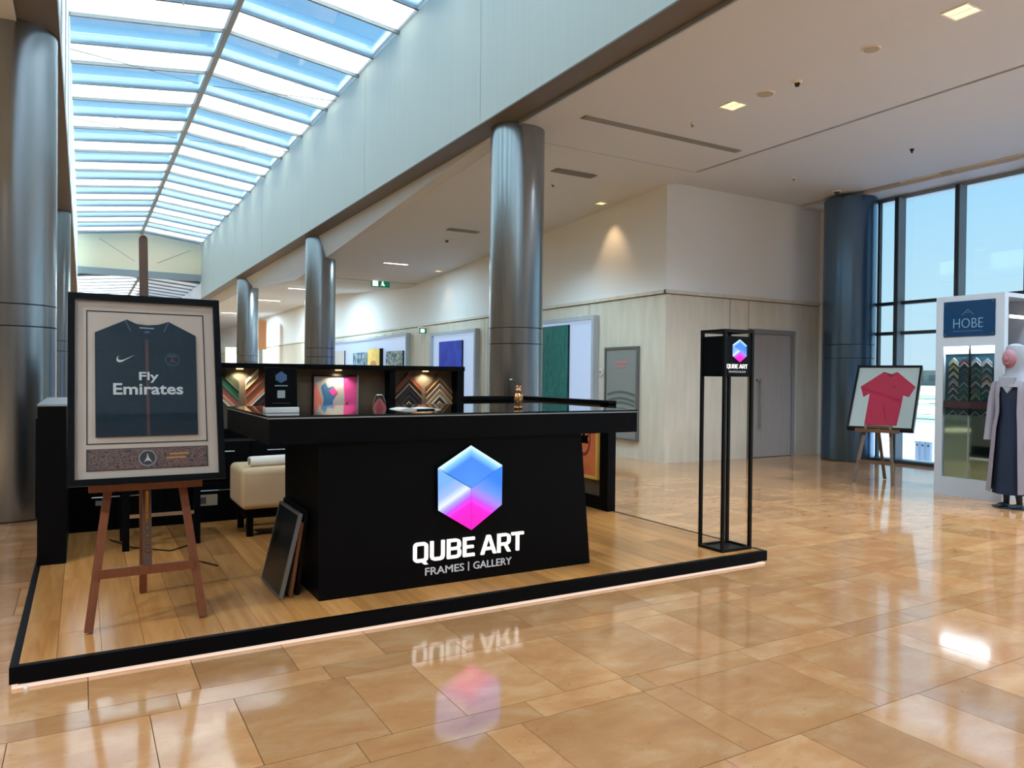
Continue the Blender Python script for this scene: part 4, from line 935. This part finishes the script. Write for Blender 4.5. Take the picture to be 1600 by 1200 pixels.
easel('small brown easel holding the red shirt frame', (9.99, 6.76, 0), R(-68.2), 'easel_brown', .26, .84, .33, .78, .62, .3, ((.43, .72), (.86, 1.34)), .165)
t, on, fr_ = framed('framed_red_shirt', 'black framed red shirt on the far easel near the window', (10.266, 6.864, .785), R(-68.2), .60, .912, 1.155, .028, .09, 'black', 'white_matt', 'glass_pane')
js = on([(-.215, .07), (.222, .08), (.245, .43), (.25, .624), (.332, .59), (.401, .769), (.125, 1.041), (.05, 1.0), (-.064, 1.042), (-.362, .759), (-.297, .571), (-.216, .641), (-.215, .45)], 0, .012, 'shirt', 'shirt_red')
on([(-.05, 1.03), (.05, .995), (.112, 1.03), (.05, .93)], .012, .013, 'collar', 'shirt_seam', js); on([(.1, .76), (.15, .755), (.15, .775), (.1, .78)], .012, .0135, 'chest_badge', 'shirt_seam', js)
on([(.0, .43), (.012, .43), (.09, .1), (.08, .1)], .012, .0125, 'crease', 'shirt_seam', js)

# ================================================================== WHITE DISPLAY STAND (faces -X at x = 9.88)
XH = 9.88
hb = thing('display_stand', 'tall white display stand with glazed front and navy name board', 'stand', (10.2, 5.38, 0))
B().box(XH, XH+.09, 5.70, 5.80, 0, 2.615).build('front_post', 'white_paint', hb); B().box(XH, XH+.09, 4.95, 5.06, 0, 2.615).build('front_post', 'white_paint', hb)
B().box(XH, XH+.09, 5.06, 5.70, 1.965, 2.615).build('header', 'white_paint', hb); B().box(XH, XH+.09, 5.06, 5.70, 0, .24).build('plinth', 'white_paint', hb)
B().box(XH+.09, 10.7, 4.95, 5.80, 2.56, 2.615).build('roof', 'white_paint', hb); B().box(XH+.09, 10.7, 4.95, 5.80, 0, .08).build('floor_board', 'white_paint', hb)
B().box(10.66, 10.7, 4.95, 5.80, .08, 2.56).build('back_panel', 'white_paint', hb); B().box(XH+.09, 10.66, 5.77, 5.80, .08, 2.56).build('side_panel', 'white_paint', hb)
B().box(XH+.09, 10.66, 4.97, 5.0, .08, 1.75).build('side_panel', 'white_paint', hb); B().box(XH+.14, 10.6, 4.955, 4.965, 2.3, 2.34).build('shelf_light', 'lamp_cool', hb)
B().box(XH+.06, XH+.08, 5.06, 5.70, 1.05, 1.965).build('sample_board', pbr('sample_board', (24, 84, 104), .6), hb)
B().box(XH+.05, XH+.06, 5.06, 5.70, 1.86, 1.96).build('light_strip', 'vitrine_lamp', hb)
arealamp((XH+.03, 5.38, 1.955), .03, .6, 5, (.9, .96, 1), hb)  # small area lamp added inside the case to brighten the samples
B().box(XH+.02, XH+.06, 5.06, 5.70, 1.15, 1.24).build('shelf', 'maroon', hb); B().box(XH+.03, XH+.07, 5.372, 5.388, 1.06, 1.96).build('centre_bar', 'dark_metal', hb)
B().box(XH+.03, XH+.04, 5.06, 5.70, .24, 1.06).build('mirror_panel', 'mirror', hb); B().box(XH+.028, XH+.03, 5.37, 5.39, .24, 1.06).build('mirror_joint', 'alu', hb)
B().box(XH+.008, XH+.014, 5.06, 5.70, 1.06, 1.965).build('glass', 'glass_pane', hb)
sb = B().box(XH-.014, XH, 5.055, 5.695, 2.085, 2.54).build('name_board', 'sign_navy', hb)
for yy in (5.08, 5.67):
    for zz in (2.11, 2.515): B().cyl((XH-.014, yy, zz), (XH-.02, yy, zz), .009, 10).build('screw', 'chrome', sb)
lettering('HOBE', (XH-.014, 5.565, 2.19), -Y, Z, -X, .37, .125, .004, -.012).build('board_lettering', 'sign_text', sb)
B().box(XH-.017, XH-.014, 5.2, 5.57, 2.15, 2.153).build('board_line', 'sign_text', sb)
for s_ in (-1, 1): B().bar((XH-.016, 5.385, 2.43), (XH-.016, 5.385+s_*.07, 2.36), .004, .004, X).build('board_mark', 'sign_text', sb)
B().bar((XH-.016, 5.36, 2.39), (XH-.016, 5.41, 2.39), .004, .004, X).build('board_mark', 'sign_text', sb)
cols = [[(176, 176, 160), (172, 166, 130), (184, 184, 176), (150, 150, 158), (90, 100, 110), (40, 96, 104)], [(110, 60, 80), (20, 56, 76), (24, 70, 90), (30, 84, 100), (40, 110, 110), (34, 100, 104)],
        [(150, 160, 176), (24, 70, 90), (70, 100, 114), (30, 80, 98), (28, 90, 96), (90, 140, 130)], [(172, 176, 190), (60, 110, 124), (90, 110, 122), (176, 170, 168), (40, 96, 104), (20, 110, 96)]]
lips = [[(196, 190, 170), (60, 60, 70), (90, 90, 104), (210, 206, 216), (214, 210, 220), (190, 200, 206)], [(216, 212, 220), (60, 110, 130), (70, 120, 140), (170, 190, 200), (60, 130, 140), (150, 170, 170)],
        [(226, 230, 236), (80, 130, 140), (60, 110, 124), (190, 196, 206), (150, 130, 150), (170, 180, 160)], [(230, 232, 240), (90, 130, 146), (196, 170, 160), (232, 232, 236), (196, 180, 196), (20, 120, 110)]]
cn = ['first', 'second', 'third', 'fourth']
for c, yy in enumerate((5.59, 5.452, 5.305, 5.172)):
    for i in range(6): chevron('small frame corner, %s down in the %s column of the white stand' % (ORD[i], cn[c]), 'corner samples in the white stand', 0, 0, .061, .056, .013, cols[c][i], lips[c][i], (XH+.06, yy, 1.81-i*.088-(.012 if c % 2 else 0)), -Y, -X)
    chevron('small frame corner below the maroon shelf in the %s column of the white stand' % cn[c], 'corner samples in the white stand', 0, 0, .061, .032, .012, (20, 56, 72), lips[c][3], (XH+.06, yy, 1.146), -Y, -X)

# ================================================================== MANNEQUIN in a robe (faces -X)
mx_, my_ = 9.6, 4.69
mq = thing('mannequin', 'robed mannequin in navy dress and grey coat beside the white stand', 'mannequin', (mx_, my_, 0))
def ring(cx_, cy_, z_, rx, ry, n=28, ph=0, am=0, fr=9):
    return [(cx_+rx*(1+am*math.cos(fr*a+ph))*math.cos(a), cy_+ry*(1+am*math.cos(fr*a+ph))*math.sin(a), z_) for a in [2*math.pi*i/n for i in range(n)]]
B().loft([ring(mx_, my_, .17, .19, .2, 28, 0, .05), ring(mx_, my_, .5, .17, .18, 28, .3, .04), ring(mx_, my_, .95, .14, .165), ring(mx_, my_, 1.12, .115, .14), ring(mx_, my_, 1.3, .13, .16), ring(mx_, my_, 1.45, .12, .18), ring(mx_, my_, 1.53, .07, .1), ring(mx_, my_, 1.6, .05, .055)]).build('dress', 'navy_cloth', mq, smooth=True)
for s_, nm in ((1, 'coat_left'), (-1, 'coat_right')):
    # open coat half: shell from the side round to the front edge
    rg = []
    for z_, rx, ry, op in ((.19, .25, .27, .62), (.5, .23, .245, .62), (.95, .2, .215, .6), (1.15, .17, .185, .58), (1.35, .165, .2, .55), (1.5, .13, .2, .5), (1.56, .08, .11, .4)):
        pts = []
        for i in range(15):
            a = math.pi - op - (math.pi-op)*i/14
            w_ = 1+.03*math.cos(i*2.1+z_*3)
            pts.append((mx_+rx*w_*math.cos(a), my_+s_*ry*w_*math.sin(a), z_))
        for i in reversed(range(15)):
            a = math.pi - op - (math.pi-op)*i/14
            pts.append((mx_+(rx-.012)*math.cos(a), my_+s_*(ry-.012)*math.sin(a), z_))
        rg.append(pts)
    B().loft(rg).build(nm, 'grey_cloth', mq, smooth=True)
    B().loft([ring(mx_-.01, my_+s_*.19, 1.5, .05, .05, 16), ring(mx_-.02, my_+s_*.225, 1.3, .052, .05, 16), ring(mx_-.03, my_+s_*.245, 1.05, .05, .048, 16), ring(mx_-.05, my_+s_*.25, .86, .058, .05, 16), ring(mx_-.06, my_+s_*.25, .8, .06, .052, 16)]).build('sleeve', 'grey_cloth', mq, smooth=True)
hz = 1.77
B().loft([ring(mx_+.0, my_+.0, 1.44, .15, .19, 28, .4, .05), ring(mx_-.01, my_, 1.52, .125, .15, 28, 0, .04), ring(mx_, my_, 1.6, .09, .1), ring(mx_+.01, my_, 1.68, .105, .1), ring(mx_+.012, my_, 1.78, .122, .112), ring(mx_+.015, my_, 1.87, .115, .104), ring(mx_+.02, my_, 1.93, .09, .085), ring(mx_+.02, my_, 1.955, .03, .03)]).build('headscarf', 'scarf_cloth', mq, smooth=True)
B().prism([(-.1, 0), (.1, 0), (.07, -.1), (.0, -.2), (-.06, -.12)], (mx_-.13, my_+.01, 1.56), Y, Z, -X, -.02, .012).build('scarf_end', 'scarf_cloth', mq, bevel=.008)
mb = B(); mb.ell((mx_-.07, my_+.015, 1.775), .082, .082, .115, 24, 16); mb.ell((mx_-.155, my_+.015, 1.77), .016, .014, .03, 12, 8); mb.ell((mx_-.14, my_+.015, 1.715), .012, .026, .009, 12, 6)
mb.build('head', 'face_mauve', mq, smooth=True)
for s_ in (-1, 1):
    B().loft([ring(mx_+.02, my_+s_*.075, .03, .035, .032, 14), ring(mx_+.01, my_+s_*.07, .1, .034, .032, 14), ring(mx_, my_+s_*.065, .22, .045, .045, 14)]).build('ankle', 'shoe_dark', mq, smooth=True)
    B().ell((mx_-.06, my_+s_*.08, .03), .11, .042, .03, 16, 8).build('shoe', 'shoe_dark', mq, smooth=True)
B().cyl((mx_, my_, 0), (mx_, my_, .012), .2, 32).build('base_plate', 'shoe_dark', mq)
